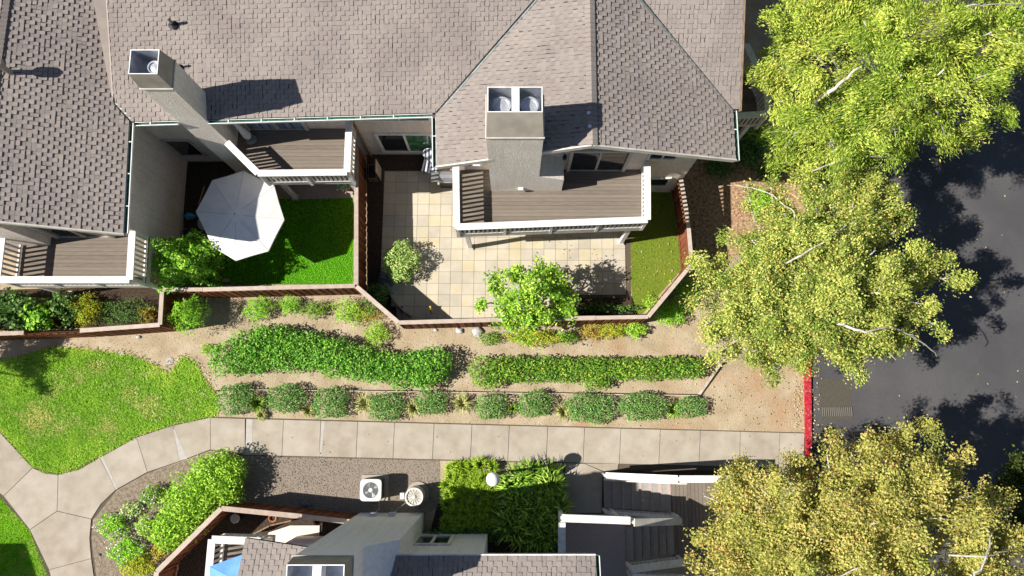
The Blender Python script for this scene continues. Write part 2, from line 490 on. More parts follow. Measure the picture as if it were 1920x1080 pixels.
def ground_mat():
    m = bpy.data.materials.new('dry dirt')
    m.use_nodes = True
    t = m.node_tree
    b = t.nodes['Principled BSDF']
    geo = t.nodes.new('ShaderNodeNewGeometry')
    pos = geo.outputs['Position']
    n1 = noise(t, pos, 1.3, 6)
    c1 = ramp(t, n1, [(.3, (.31, .245, .16)), (.5, (.385, .312, .212)), (.7, (.45, .375, .27))])
    n2 = noise(t, pos, 0.55, 5, .6)
    sx = t.nodes.new('ShaderNodeSeparateXYZ')
    t.links.new(pos, sx.inputs[0])
    east = math_(t, 'MULTIPLY_ADD', sx.outputs[0], 0.012, -0.05)   # more bark litter towards the road
    f2 = math_(t, 'ADD', n2, east)
    f2 = ramp(t, f2, [(.52, (0, 0, 0)), (.72, (1, 1, 1))])
    c2 = mix(t, f2, c1, (.36, .235, .14))
    n3 = noise(t, pos, 38, 3)
    f3 = ramp(t, n3, [(.35, (.78, .76, .74)), (.6, (1, 1, 1))])
    c3 = mix(t, 1.0, c2, f3, 'MULTIPLY')
    t.links.new(c3, b.inputs['Base Color'])
    b.inputs['Roughness'].default_value = 1
    b.inputs['Specular IOR Level'].default_value = .05
    bp = t.nodes.new('ShaderNodeBump')
    bp.inputs['Strength'].default_value = .7
    bp.inputs['Distance'].default_value = .03
    t.links.new(noise(t, pos, 14, 5), bp.inputs['Height'])
    t.links.new(bp.outputs[0], b.inputs['Normal'])
    return m


def lawn_mat(name, a, bcol, dry):
    m = bpy.data.materials.new(name)
    m.use_nodes = True
    t = m.node_tree
    b = t.nodes['Principled BSDF']
    geo = t.nodes.new('ShaderNodeNewGeometry')
    pos = geo.outputs['Position']
    c1 = ramp(t, noise(t, pos, 11, 6), [(.3, a), (.7, bcol)])
    f2 = ramp(t, noise(t, pos, .75, 5, .65), [(.5, (0, 0, 0)), (.68, (1, 1, 1))])
    c = mix(t, f2, c1, dry) if dry else c1
    t.links.new(c, b.inputs['Base Color'])
    b.inputs['Roughness'].default_value = 1
    b.inputs['Specular IOR Level'].default_value = .03
    bp = t.nodes.new('ShaderNodeBump')
    bp.inputs['Strength'].default_value = 1
    bp.inputs['Distance'].default_value = .04
    t.links.new(noise(t, pos, 45, 3), bp.inputs['Height'])
    t.links.new(bp.outputs[0], b.inputs['Normal'])
    return m


M['ground'] = ground_mat()
M['lawn'] = lawn_mat('lawn soil and grass', (.10, .21, .014), (.19, .32, .026), (.36, .34, .09))
M['turf'] = lawn_mat('fresh turf', (.05, .17, .01), (.09, .26, .015), None)
M['turf2'] = lawn_mat('olive turf', (.12, .18, .02), (.19, .24, .03), None)


# ------------------------------------------------------------------ foliage tools
def leaf_mesh(name, C, A, B, m, parent, rv=None, kind=None, label=None, loc=None, cat=None):
    n = len(C)
    o0 = np.array(org(parent) if parent is not None else (loc or (0, 0, 0)), dtype=float)
    V = np.empty((n, 4, 3))
    V[:, 0] = C - A
    V[:, 1] = C + B - A * .15
    V[:, 2] = C + A
    V[:, 3] = C - B - A * .15
    V -= o0
    me = bpy.data.meshes.new(name)
    me.vertices.add(n * 4)
    me.vertices.foreach_set('co', V.astype(np.float32).ravel())
    me.loops.add(n * 4)
    me.loops.foreach_set('vertex_index', np.arange(n * 4, dtype=np.int32))
    me.polygons.add(n)
    me.polygons.foreach_set('loop_start', np.arange(0, n * 4, 4, dtype=np.int32))
    me.polygons.foreach_set('loop_total', np.full(n, 4, dtype=np.int32))
    ms = m if isinstance(m, (list, tuple)) else [m]
    for k in ms: me.materials.append(k)
    if len(ms) > 1:
        me.polygons.foreach_set('material_index', (rng.random(n) < .06).astype(np.int32))
    at = me.attributes.new('rnd', 'FLOAT', 'FACE')
    at.data.foreach_set('value', (rng.random(n) if rv is None else np.clip(rv, 0, .999)).astype(np.float32))
    me.update(calc_edges=True)
    me.validate()
    return link(name, me, parent, Vector(o0), label, cat, None, kind)


def unitv(a):
    return a / np.maximum(np.linalg.norm(a, axis=1, keepdims=True), 1e-9)


def orient(n, outward, up=.6, out=.6, ran=.6, length=None, width=None, along=None, align=0.0):
    nn = unitv(outward * out + np.array([0, 0, up]) + rng.normal(0, ran, (n, 3)))
    a = rng.normal(0, 1, (n, 3))
    if along is not None: a = a * (1 - align) + along * align * 2
    a = unitv(a - nn * np.sum(a * nn, axis=1, keepdims=True))
    b = np.cross(nn, a)
    s = rng.uniform(.7, 1.25, (n, 1))
    return a * length * s / 2, b * width * s / 2


def blob_points(n, rx, ry, h, k=2.5, shell=.75, lump=.16):
    """points under a dome (superellipsoid), rooted at z=0"""
    d = unitv(rng.normal(0, 1, (n, 3)))
    d[:, 2] = np.where(d[:, 2] < -.35, -d[:, 2], d[:, 2])
    q = (np.abs(d) ** k).sum(1) ** (-1 / k)
    ph = rng.uniform(0, 6.28, 6)
    lm = 1 + lump * (np.sin(d[:, 0] * 5 + ph[0]) * np.sin(d[:, 1] * 5 + ph[1]) + .7 * np.sin(d[:, 2] * 7 + ph[2]) * np.sin((d[:, 0] + d[:, 1]) * 8 + ph[3]))
    rr = np.where(rng.random(n) < .75, rng.uniform(shell, 1.0, n), rng.uniform(.25, shell, n))
    p = d * (q * lm * rr)[:, None]
    p[:, 0] *= rx
    p[:, 1] *= ry
    p[:, 2] = p[:, 2] * h * .55 + h * .48
    p[:, 2] = np.maximum(p[:, 2], .03)
    return p, unitv(d / np.array([rx, ry, h * .6]))


def stems(parent, base, h, n=7, spread=.3, m=None, rad=.012):
    b = MB()
    for i in range(n):
        a = 2 * math.pi * i / n + random.random()
        s_ = spread * random.uniform(.4, 1)
        b.tube([(base.x + .02 * math.cos(a), base.y + .02 * math.sin(a), 0), (base.x + s_ * .5 * math.cos(a), base.y + s_ * .5 * math.sin(a), h * .45),
                (base.x + s_ * math.cos(a), base.y + s_ * math.sin(a), h * .85)], [rad, rad * .8, rad * .4], 5)
    return b.build('stem', m or M['stem'], parent)


def shrub(label, px, py, wpx, hpx, h, m, n, leaf=(.09, .05), k=2.4, group=None, name='shrub', cat='shrub', lump=.16, rot=0, flowers=0, up=.6, ran=.6):
    sc = 1350.0 / (CAM_H - h * .6)
    base = P(px, py, h * .6)
    base.z = 0
    rx, ry = wpx / 2 / sc, hpx / 2 / sc
    t = thing(name, label, cat, base, group)
    pts, out = blob_points(n, rx, ry, h, k, lump=lump)
    if rot:
        c, s_ = math.cos(rot), math.sin(rot)
        for a in (pts, out):
            x = a[:, 0] * c - a[:, 1] * s_
            a[:, 1] = a[:, 0] * s_ + a[:, 1] * c
            a[:, 0] = x
    pts = pts + np.array([base.x, base.y, 0])
    A, B = orient(n, out, up, .7, ran, *leaf)
    leaf_mesh('foliage', pts, A, B, m, t)
    if flowers:
        pf, of = blob_points(flowers, rx, ry, h, k, shell=.97, lump=lump)
        pf = pf + np.array([base.x, base.y, .02])
        A, B = orient(flowers, of, 1, .7, .3, .06, .05)
        leaf_mesh('flower', pf, A, B, LM['flower'], t, kind='stuff')
    stems(t, base, h * .8, 7, min(rx, ry) * .6)
    return t


def clump(label, px, py, r_px, h, m, n, wid=.018, group=None, name='grass_clump', cat='grass clump', sy=1.0, droop=.5, shape=None):
    base = P(px, py, h * .4)
    base.z = 0
    r_ = r_px / (1350.0 / CAM_H)
    t = thing(name, label, cat, base, group)
    blades(t, 'blade', base, r_, r_ * sy, h, m, n, wid, droop)
    return t


def blades(parent, name, base, rx, ry, h, m, n, wid, droop=.5, core=.25, kind=None):
    a = rng.uniform(0, 2 * math.pi, n)
    rr = np.sqrt(rng.random(n))
    root = np.stack([base[0] + np.cos(a) * rr * rx * core, base[1] + np.sin(a) * rr * ry * core, np.zeros(n)], 1)
    a2 = a + rng.normal(0, .5, n)
    L = rng.uniform(.5, 1.0, n)
    dx, dy = np.cos(a2) * rx * L * (1 - core * .6), np.sin(a2) * ry * L * (1 - core * .6)
    hh = h * rng.uniform(.6, 1.1, n)
    mid = root + np.stack([dx * .45, dy * .45, hh * .8], 1)
    tip = root + np.stack([dx, dy, hh * (1 - droop * rng.uniform(.3, 1, n))], 1)
    side = np.stack([-np.sin(a2), np.cos(a2), rng.normal(0, .3, n)], 1) * (wid / 2)
    V = np.stack([root - side, root + side, mid + side, mid - side, tip + side * .15, tip - side * .15], 1).reshape(-1, 3)
    V = V - np.array(org(parent))
    idx = np.arange(n)[:, None] * 6
    F = np.concatenate([idx + np.array([[0, 1, 2, 3]]), idx + np.array([[3, 2, 4, 5]])], 0)
    me = bpy.data.meshes.new(name)
    me.from_pydata(V.tolist(), [], F.tolist())
    me.materials.append(m)
    r1 = rng.random(n)
    at = me.attributes.new('rnd', 'FLOAT', 'FACE')
    at.data.foreach_set('value', np.concatenate([r1, np.clip(r1 + .1, 0, .99)]).astype(np.float32))
    return link(name, me, parent, Vector((0, 0, 0)), kind=kind)


def in_poly(x, y, poly):
    inside = np.zeros(len(x), bool)
    n = len(poly)
    j = n - 1
    for i in range(n):
        xi, yi = poly[i][0], poly[i][1]
        xj, yj = poly[j][0], poly[j][1]
        c = ((yi > y) != (yj > y)) & (x < (xj - xi) * (y - yi) / (yj - yi + 1e-12) + xi)
        inside ^= c
        j = i
    return inside


def scatter_in(poly, n):
    xs = [p[0] for p in poly]
    ys = [p[1] for p in poly]
    x = rng.uniform(min(xs), max(xs), n * 3)
    y = rng.uniform(min(ys), max(ys), n * 3)
    k = in_poly(x, y, poly)
    return x[k][:n], y[k][:n]


def grass(name, poly, dens, m, h=.05, wid=.018, label=None, z=.0, edge_dry=0.0):
    xs = [p[0] for p in poly]
    ys = [p[1] for p in poly]
    area = abs(sum(poly[i][0] * poly[(i + 1) % len(poly)][1] - poly[(i + 1) % len(poly)][0] * poly[i][1] for i in range(len(poly)))) / 2
    x, y = scatter_in(poly, int(area * dens))
    n = len(x)
    if edge_dry:
        x = x + rng.normal(0, .05, n)
        y = y + rng.normal(0, .05, n)
    a = rng.uniform(0, 6.28, n)
    lean = rng.uniform(.2, 1.1, n) * h
    hh = h * rng.uniform(.5, 1.2, n)
    C = np.stack([x + np.cos(a) * lean / 2, y + np.sin(a) * lean / 2, z + hh / 2], 1)
    A = np.stack([np.cos(a) * lean / 2, np.sin(a) * lean / 2, hh / 2], 1)
    B = np.stack([-np.sin(a), np.cos(a), rng.normal(0, .25, n)], 1) * wid / 2
    # clumpy colour: neighbouring blades agree a little
    f = .42 + .30 * np.sin(x * 1.15 + 1.7 * np.sin(y * 1.1 + .6)) * np.cos(y * 1.9 + 1.2 * np.sin(x * .9)) + .16 * np.sin(x * 5.3 + 2 * np.sin(y * 3.1)) * np.sin(y * 4.7 + x)
    rv = f * .62 + rng.random(n) * .38
    if edge_dry:
        # worn and straw-coloured towards the edges
        ed = np.full(n, 9.0)
        for i in range(len(poly)):
            ax, ay = poly[i][0], poly[i][1]
            bx, by = poly[(i + 1) % len(poly)][0], poly[(i + 1) % len(poly)][1]
            l2 = (bx - ax) ** 2 + (by - ay) ** 2 + 1e-9
            tt = np.clip(((x - ax) * (bx - ax) + (y - ay) * (by - ay)) / l2, 0, 1)
            ed = np.minimum(ed, np.hypot(x - ax - tt * (bx - ax), y - ay - tt * (by - ay)))
        rv = rv + edge_dry * np.exp(-ed / .45)
    rv = np.clip(rv, 0, .99)
    return leaf_mesh(name, C, A, B, m, None, rv, kind='stuff', label=label)


def tree(label, base, fork, lobes, m, nleaf, leaf=(.10, .06), seed=1, group=None, trunk_r=.16, droop=.25, sub=7, al=.5, barkm=None, sig=.16, twig=.012, limbs=()):
    """lobes: list of (centre Vector, radius). trunk > limbs to each lobe > sprays of leaves"""
    rs = random.Random(seed)
    t = thing('tree', label, 'tree', base, group)
    fork = Vector(fork)
    tb = MB()
    base = Vector(base)
    mid = (base + fork) / 2 + Vector((rs.uniform(-.15, .15), rs.uniform(-.15, .15), 0))
    tb.tube([base, base + (mid - base) * .15, mid, fork], [trunk_r * 1.35, trunk_r, trunk_r * .85, trunk_r * .7], 10)
    tb.build('trunk', barkm or M['bark'], t, smooth=True)
    bb = MB()
    C, OUT, AL, RV = [], [], [], []
    tot = sum(r_ ** 2 for _, r_ in lobes)
    for (c, r_) in lobes:
        c = Vector(c)
        d = c - fork
        m1 = fork + d * .4 + Vector((rs.uniform(-.3, .3), rs.uniform(-.3, .3), -abs(d.length) * .03))
        m2 = fork + d * .75 + Vector((rs.uniform(-.3, .3), rs.uniform(-.3, .3), d.length * .0))
        rr = .028 + .022 * r_
        bb.tube([fork, m1, m2, c], [rr * 1.5, rr * 1.1, rr * .75, rr * .4], 6)
        nl = int(nleaf * r_ ** 2 / tot)
        lobe_tint = rs.uniform(-.16, .16)
        ns = max(4, int(sub * r_))
        per = max(1, nl // (ns * 2))
        for s_ in range(ns):
            st = m2.lerp(c, rs.uniform(.1, 1.0))
            dv = Vector((rs.gauss(0, 1), rs.gauss(0, 1), rs.gauss(.05, .55)))
            dv = (dv.normalized() + d.normalized() * .55).normalized()
            ln = r_ * rs.uniform(.7, 1.6)
            en = st + dv * ln - Vector((0, 0, droop * ln * rs.uniform(.3, 1.2)))
            bend = st.lerp(en, .5) + Vector((rs.uniform(-.1, .1), rs.uniform(-.1, .1), .07 * ln))
            dn = Vector((0, 0, .05))
            bb.tube([st - dn, bend - dn, en - dn * .4], [twig * 1.1, twig * .8, twig * .4], 4)
            dirv = np.array((en - st).normalized())
            side = np.cross(dirv, [0, 0, 1.0])
            side = side / (np.linalg.norm(side) + 1e-6)
            tiltv = np.array([rs.gauss(0, .45), rs.gauss(0, .45), rs.gauss(0, .2)])
            for rep in range(2):
                k = per
                tt = rng.random(k) ** .8
                if rep: # side sprays
                    side_len = rng.normal(0, .26, k) * ln * (1 - tt * .6)
                else:
                    side_len = rng.normal(0, sig, k)
                p0 = np.outer(1 - tt, np.array(st)) * 1.0
                pts = ((1 - tt) ** 2)[:, None] * np.array(st) + (2 * tt * (1 - tt))[:, None] * np.array(bend) + (tt ** 2)[:, None] * np.array(en)
                pts = pts + side_len[:, None] * side + rng.normal(0, sig * .5, (k, 3)) * np.array([1, 1, .6])
                pts[:, 2] += .06 - np.abs(side_len) * .3
                C.append(pts)
                OUT.append(np.tile(dirv * .3 + tiltv, (k, 1)))
                AL.append(np.tile(dirv, (k, 1)))
                RV.append(np.clip(.47 + lobe_tint + rs.uniform(-.3, .3) + rng.normal(0, .2, k), 0, .99))
    bb.build('branch', barkm or M['bark'], t, smooth=True, kind='stuff')
    for rad, pl in limbs:
        pts_ = [P(q[0], q[1], q[2] - .62) for q in pl]
        back = (pts_[0] - pts_[1]).normalized()
        pts_ = [fork.lerp(pts_[0], .3) - Vector((0, 0, .5)), pts_[0] + back * .5 - Vector((0, 0, .45))] + pts_ + [pts_[-1] + (pts_[-1] - pts_[-2]) * .4 - Vector((0, 0, .25))]
        sm = []
        for i in range(len(pts_) - 1):
            p0, p1, p2, p3 = pts_[max(i - 1, 0)], pts_[i], pts_[i + 1], pts_[min(i + 2, len(pts_) - 1)]
            for u in (0, .25, .5, .75):
                sm.append(.5 * (2 * p1 + (p2 - p0) * u + (2 * p0 - 5 * p1 + 4 * p2 - p3) * u * u + (3 * p1 - p0 - 3 * p2 + p3) * u ** 3))
        sm.append(pts_[-1])
        n_p = len(sm)
        MB().tube([q + Vector((rs.gauss(0, .02), rs.gauss(0, .02), rs.gauss(0, .02))) for q in sm], [rad * .8 * (1.2 - .95 * i / n_p) for i in range(n_p)], 7).build('limb', barkm or M['bark'], t, smooth=True)
    C = np.concatenate(C)
    OUT = np.concatenate(OUT)
    AL = np.concatenate(AL)
    RV = np.concatenate(RV)
    A, B = orient(len(C), OUT, .55, .75, .6, *leaf, along=AL, align=al)
    leaf_mesh('crown', C, A, B, m, t, RV)
    return t


# ------------------------------------------------------------------ the setting
g = MB()
g.sheet([(-150, -150, 0), (150, -150, 0), (150, 150, 0), (-150, 150, 0)])
g.build('ground', M['ground'], kind='structure')


def W(lst, z=0.0):
    return [P(x, y, z) for x, y in lst]


# lawns
lawn_big = W([(-70, 690), (40, 668), (90, 652), (140, 653), (210, 662), (250, 668), (300, 690), (318, 700), (345, 668), (366, 680), (385, 715), (408, 740), (410, 775), (396, 781), (326, 795), (257, 817),
              (186, 856), (150, 878), (110, 888), (84, 884), (61, 874), (0, 806), (-70, 735)], .004)
MB().sheet(lawn_big).build('lawn', M['lawn'], kind='structure')
grass('grass', lawn_big, 2000, LM['lawn'], .075, .026, z=.004, edge_dry=.32)
# sparse straw-coloured tufts where the lawn thins out into the dirt
fringe = W([(60, 655), (140, 644), (215, 654), (262, 660), (305, 684), (345, 660), (372, 672), (400, 715), (414, 745), (404, 742), (384, 715), (364, 684), (345, 672), (318, 702), (298, 692), (248, 670), (140, 656)], .004)
grass('grass', fringe, 420, LM['straw'], .09, .03, z=.004)
fr = [(p.x * 1.0, p.y) for p in lawn_big]
lawn_low = W([(-70, 870), (0, 930), (56, 996), (92, 1080), (110, 1160), (-70, 1160)], .004)
MB().sheet(lawn_low).build('lawn', M['lawn'], kind='structure')
grass('grass', lawn_low, 1100, LM['turf'], .05, .02, z=.004)
lawn_court = W([(385, 372), (560, 372), (662, 370), (662, 533), (330, 534), (330, 505), (420, 500)], .004)
MB().sheet(lawn_court).build('lawn', M['turf'], kind='structure')
grass('grass', lawn_court, 1100, LM['turf'], .045, .018, z=.004)
lawn_patio = W([(1180, 340), (1262, 350), (1282, 500), (1205, 588), (1186, 590), (1181, 470)], .004)
MB().sheet(lawn_patio).build('lawn', M['turf2'], kind='structure')
grass('grass', lawn_patio, 1000, LM['turf2'], .03, .016, z=.004)

# dark planting beds, plus a dark sheet for the shaded courtyard paving
MB().sheet(W([(688, 288), (812, 288), (812, 322), (722, 322), (722, 440), (745, 596), (700, 560), (688, 530)], .004)).build('planting_bed_or_shade', M['soil'], kind='structure')
MB().sheet(W([(742, 560), (800, 591), (1090, 591), (1090, 556), (1185, 556), (1200, 597), (760, 603)], .004)).build('planting_bed_or_shade', M['soil'], kind='structure')
MB().sheet(W([(346, 300), (440, 300), (440, 372), (384, 372), (420, 500), (330, 505), (300, 440), (344, 440)], .004)).build('planting_bed_or_shade', M['soil'], kind='structure')  # courtyard paving in shade, its darkness painted as a soil-coloured sheet
MB().sheet(W([(-60, 545), (300, 535), (298, 610), (-60, 622)], .004)).build('planting_bed_or_shade', M['soil'], kind='structure')
MB().sheet(W([(820, 945), (1058, 945), (1058, 1060), (790, 1060)], .004)).build('planting_bed_or_shade', M['soil'], kind='structure')
MB().sheet(W([(1135, 868), (1450, 880), (1450, 905), (1130, 890)], .004)).build('planting_bed_or_shade', M['soil'], kind='structure')
MB().sheet(W([(300, 1060), (415, 958), (690, 975), (690, 1120), (300, 1120)], .004)).build('planting_bed_or_shade', M['soil'], kind='structure')

MB().sheet(W([(1290, 296), (1520, 296), (1500, 450), (1420, 470), (1300, 497), (1284, 340)], .004)).build('planting_bed_or_shade', M['bark_mulch'], kind='structure')
MB().sheet(W([(174, 1130), (172, 1000), (178, 965), (195, 942), (222, 919), (280, 886), (340, 866), (396, 846), (437, 848), (430, 935), (300, 1060), (290, 1130)], .004)).build('planting_bed_or_shade', M['brown_soil'], kind='structure')
# gravel bed by the air conditioners
gp = W([(438, 850), (460, 856), (825, 860), (825, 950), (790, 968), (680, 975), (415, 955), (430, 930), (455, 900)], .004)
MB().sheet(gp).build('gravel_bed', M['gravelbase'], kind='structure')
gx, gy = scatter_in(gp, 6500)
gb = MB()
for x, y in zip(gx, gy):
    s_ = random.uniform(.012, .03)
    a = random.uniform(0, 6.28)
    c, n_ = math.cos(a) * s_, math.sin(a) * s_
    e = random.uniform(.5, .9)
    gb.add([(x + c, y + n_, .004), (x - n_ * e, y + c * e, .004), (x - c, y - n_, .004), (x + n_ * e, y - c * e, .004), (x + c * .2, y + n_ * .1, .004 + s_ * .9)],
           [[0, 1, 4], [1, 2, 4], [2, 3, 4], [3, 0, 4]])
gb.build('gravel', M['gravel'], kind='stuff')

# mulch and litter on the bare soil
bed = W([(-40, 640), (300, 625), (310, 545), (660, 545), (742, 612), (1210, 605), (1300, 500), (1420, 330), (1500, 330), (1512, 812), (460, 782), (410, 780), (408, 735), (360, 670), (100, 648)])
n_ = 8000
mx_, my_ = scatter_in(bed, n_)
n_ = len(mx_)
C = np.stack([mx_, my_, rng.uniform(.004, .02, n_)], 1)
A, B = orient(n_, np.zeros((n_, 3)), 1.0, 0, .35, .055, .018)
leaf_mesh('mulch', C, A, B, LM['mulch'], None, kind='stuff')
bed2 = W([(175, 1080), (175, 990), (220, 920), (280, 888), (340, 868), (395, 850), (430, 930), (300, 1060), (290, 1080)])
mx_, my_ = scatter_in(bed2, 2500)
n_ = len(mx_)
C = np.stack([mx_, my_, rng.uniform(.004, .02, n_)], 1)
A, B = orient(n_, np.zeros((n_, 3)), 1.0, 0, .35, .05, .02)
leaf_mesh('mulch', C, A, B, LM['mulch'], None, kind='stuff')
lx, ly = [], []
for poly, k in ((W([(1320, 600), (1520, 560), (1512, 812), (1100, 795), (1340, 700)]), 120), (W([(1515, 300), (1920, 250), (1960, 830), (1520, 830)]), 60),
                (W([(1290, 320), (1500, 300), (1480, 450), (1300, 480)]), 350), (W([(1180, 440), (1265, 440), (1282, 500), (1205, 588), (1182, 560)]), 40),
                (W([(1519, 560), (1536, 560), (1536, 840), (1521, 840)]), 150), (W([(1490, 690), (1507, 690), (1508, 812), (1485, 812)]), 80),
                (W([(1000, 440), (1180, 430), (1180, 556), (1000, 556)]), 40), (W([(460, 785), (1500, 812), (1500, 870), (460, 853)]), 26)):
    x, y = scatter_in(poly, k)
    lx.append(x)
    ly.append(y)
lx, ly = np.concatenate(lx), np.concatenate(ly)
n_ = len(lx)
C = np.stack([lx, ly, np.full(n_, .055)], 1)
A, B = orient(n_, np.zeros((n_, 3)), 1.0, 0, .3, .075, .05)
leaf_mesh('fallen_leaves', C, A, B, LM['litter'], None, kind='stuff')

# road and kerb
road = [P(1516, 1200, .004), P(1512, 700, .004), Vector((11.9, 9, .004)), Vector((12.6, 40, .004)), Vector((60, 40, .004)), Vector((60, -30, .004)), Vector((11.3, -30, .004))]
MB().sheet(road).build('road', M['asphalt'], kind='structure')
MB().sheet(W([(1537, 712), (1597, 710), (1597, 786), (1540, 790)], .008)).build('road_patch', M['asphalt_patch'], kind='structure')
kb = MB()
kb.sheet([P(1507, 690, .002), P(1518, 690, .002), P(1522, 1100, .002), P(1511, 1100, .002)])
kerb = kb.build('kerb', M['kerb'], kind='structure')
ky = [690, 737, 784, 831, 878, 925, 1000, 1080]
for i in range(len(ky) - 1):
    y0, y1 = ky[i] + .4, ky[i + 1] - .4
    xa, xb = 1507 + (y0 - 690) * .0115, 1507 + (y1 - 690) * .0115
    c = [P(xa, y0), P(xa + 11.5, y0), P(xb + 11.5, y1), P(xb, y1)]
    MB().prism([(p.x, p.y) for p in c], 0, .12).build('kerb_stone', M['kerbred'] if 690 <= ky[i] < 900 else M['kerb'], kerb)
ky = [690, 640, 590, 540, 490, 440, 390, 340, 290]
for i in range(len(ky) - 1):
    c = [P(1507, ky[i] - .4), P(1518.5, ky[i] - .4), P(1518.5 + 1, ky[i + 1] + .4), P(1508, ky[i + 1] + .4)]
    MB().prism([(p.x, p.y) for p in c], 0, .12).build('kerb_stone', M['kerbred'] if i == 0 else M['kerb'], kerb)
dr = thing('storm_drain', 'pale ribbed storm drain grate set in the asphalt beside the red kerb', 'drain', P(1569, 771, .01))
a, b_ = P(1540, 782, 0), P(1598, 762, 0)
MB().box(a.x, b_.x, a.y, b_.y, .004, .02).build('frame', M['asphalt_patch'], dr)
for i in range(16):
    x = a.x + .05 + (b_.x - a.x - .1) * i / 15
    piece('bar', dr, (x, (a.y + b_.y) / 2, .03), (.025, b_.y - a.y - .06, .03), M['drain'])


# sidewalk
def top_y(x): return 785 + (x - 460) * 27 / 1040
def bot_y(x): return 853 + (x - 460) * 15 / 640


jx = [395, 462, 532, 602, 671, 740, 814, 885, 955, 1027, 1096, 1164, 1238, 1313, 1388, 1462, 1508]
polys = []
polys.append([(395, 783), (460, 785), (460, 853), (437, 846), (395, 843)])
for i in range(1, len(jx) - 1):
    a, b_ = jx[i], jx[i + 1]
    polys.append([(a, top_y(a)), (b_, top_y(b_)), (b_ - 3, bot_y(b_) + (14 if b_ > 1500 else 0)), (a - 3 if a > 470 else a - 2, bot_y(a))])
polys += [[(325, 798), (395, 783), (395, 843), (337, 865)], [(257, 820), (325, 798), (337, 865), (277, 885)], [(188, 858), (257, 820), (277, 885), (218, 918)],
          [(110, 890), (150, 880), (188, 858), (218, 918), (190, 945), (172, 973), (108, 958)], [(62, 877), (85, 887), (110, 890), (108, 958), (57, 993), (8, 930)],
          [(-60, 746), (0, 810), (62, 877), (8, 930), (0, 924), (-60, 862)], [(57, 993), (108, 958), (172, 973), (169, 1010), (172, 1047), (93, 1068)],
          [(93, 1068), (172, 1047), (184, 1130), (115, 1150)],
          [(1060, 868), (1096, 869), (1130, 884), (1128, 962), (1058, 962)], [(1096, 869), (1160, 869), (1158, 880), (1132, 884)],
          [(1456, 878), (1509, 884), (1511, 950), (1456, 950)], [(1456, 952), (1511, 952), (1512, 1030), (1456, 1030)]]
sb = MB()
sb.sheet(W([(-62, 744), (0, 808), (62, 875), (110, 888), (188, 856), (257, 818), (325, 796), (395, 781), (460, 783), (1509, 811), (1511, 1032), (1454, 1032), (1454, 882), (1160, 882), (1130, 964), (1056, 964), (1056, 869), (460, 855), (395, 845), (277, 887), (218, 920), (174, 975), (171, 1010), (186, 1132), (113, 1152), (56, 995), (-62, 864)], .008))
sw = sb.build('sidewalk', M['joint'], kind='structure')


def shrink(pts, d):
    c = sum(pts, Vector((0, 0, 0))) / len(pts)
    out = []
    for p in pts:
        v = c - p
        out.append(p + v.normalized() * d)
    return out


def slab_piece(parent, name, poly, m, z0=.008, z1=.035, d=.012):
    pts = shrink(W(poly), d)
    return MB().prism([(p.x, p.y) for p in pts], z0, z1).build(name, m, parent)


for pl in polys:
    slab_piece(sw, 'slab', pl, M['concrete'])
for pl in ([(463, 785.5), (474, 786), (473, 852), (461, 852)], [(603, 790), (610, 790), (603, 855), (599, 855)], [(189, 859), (194, 856), (222, 916), (218, 918)], [(326, 805), (328, 805), (352, 860), (337, 864)]):
    pts = W(pl)
    MB().prism([(p.x, p.y) for p in pts], .03, .0385).build('joint_patch', M['concrete_new'], sw)

# patio of square tiles
pb = MB()
pb.sheet(W([(718, 319), (846, 319), (1182, 319), (1183, 558), (1090, 558), (1090, 593), (798, 593), (742, 560), (718, 440)], .008))
patio = pb.build('patio', M['joint'], kind='structure')
tile = .462
tx0, ty0 = -5.17, 9.68
for i in range(21):
    for j in range(14):
        x, y = tx0 + i * tile, ty0 - (j + 1) * tile
        sk = -.004 * j
        cx, cy = x + tile / 2 + sk, y + tile / 2 + .006 * i * 0
        lo = y
        if y < 3.3:
            if cx > -.9 or y < 3.0: continue
            lo = 3.45
        if cx > 2.55 and y < 4.45: continue
        if cx > -.9 and y < 3.6: continue
        if cx < -4.6 and cy < 4.6: continue
        if cx < -4.1 and cy < 4.1: continue
        if cy > 8.7 and cx > -1.9: continue
        s_ = tile - .011
        h_ = .02 + random.uniform(0, .006)
        piece('tile', patio, (cx, (lo + y + tile) / 2, .006 + h_ / 2), (s_, s_ - (lo - y), h_), M['tile'], random.uniform(-.006, .006))
# concrete pad under the middle balcony
MB().prism([(p.x, p.y) for p in W([(540, 330), (664, 330), (664, 371), (560, 374)])], .004, .03).build('patio', M['concrete'], kind='structure')


# ------------------------------------------------------------------ roofs
def clip_poly(subj, clip):
    """Sutherland-Hodgman against a convex counter-clockwise polygon"""
    out = subj
    n = len(clip)
    for i in range(n):
        a, b = clip[i], clip[(i + 1) % n]
        inp, out = out, []
        if not inp: break
        def side(p): return (b[0] - a[0]) * (p[1] - a[1]) - (b[1] - a[1]) * (p[0] - a[0])
        for k in range(len(inp)):
            p, q = inp[k], inp[(k + 1) % len(inp)]
            sp, sq = side(p), side(q)
            if sp >= 0: out.append(p)
            if (sp >= 0) != (sq >= 0):
                t = sp / (sp - sq)
                out.append((p[0] + (q[0] - p[0]) * t, p[1] + (q[1] - p[1]) * t))
    return out


EXPO = .152
TABW = .143
TABMESH = {}


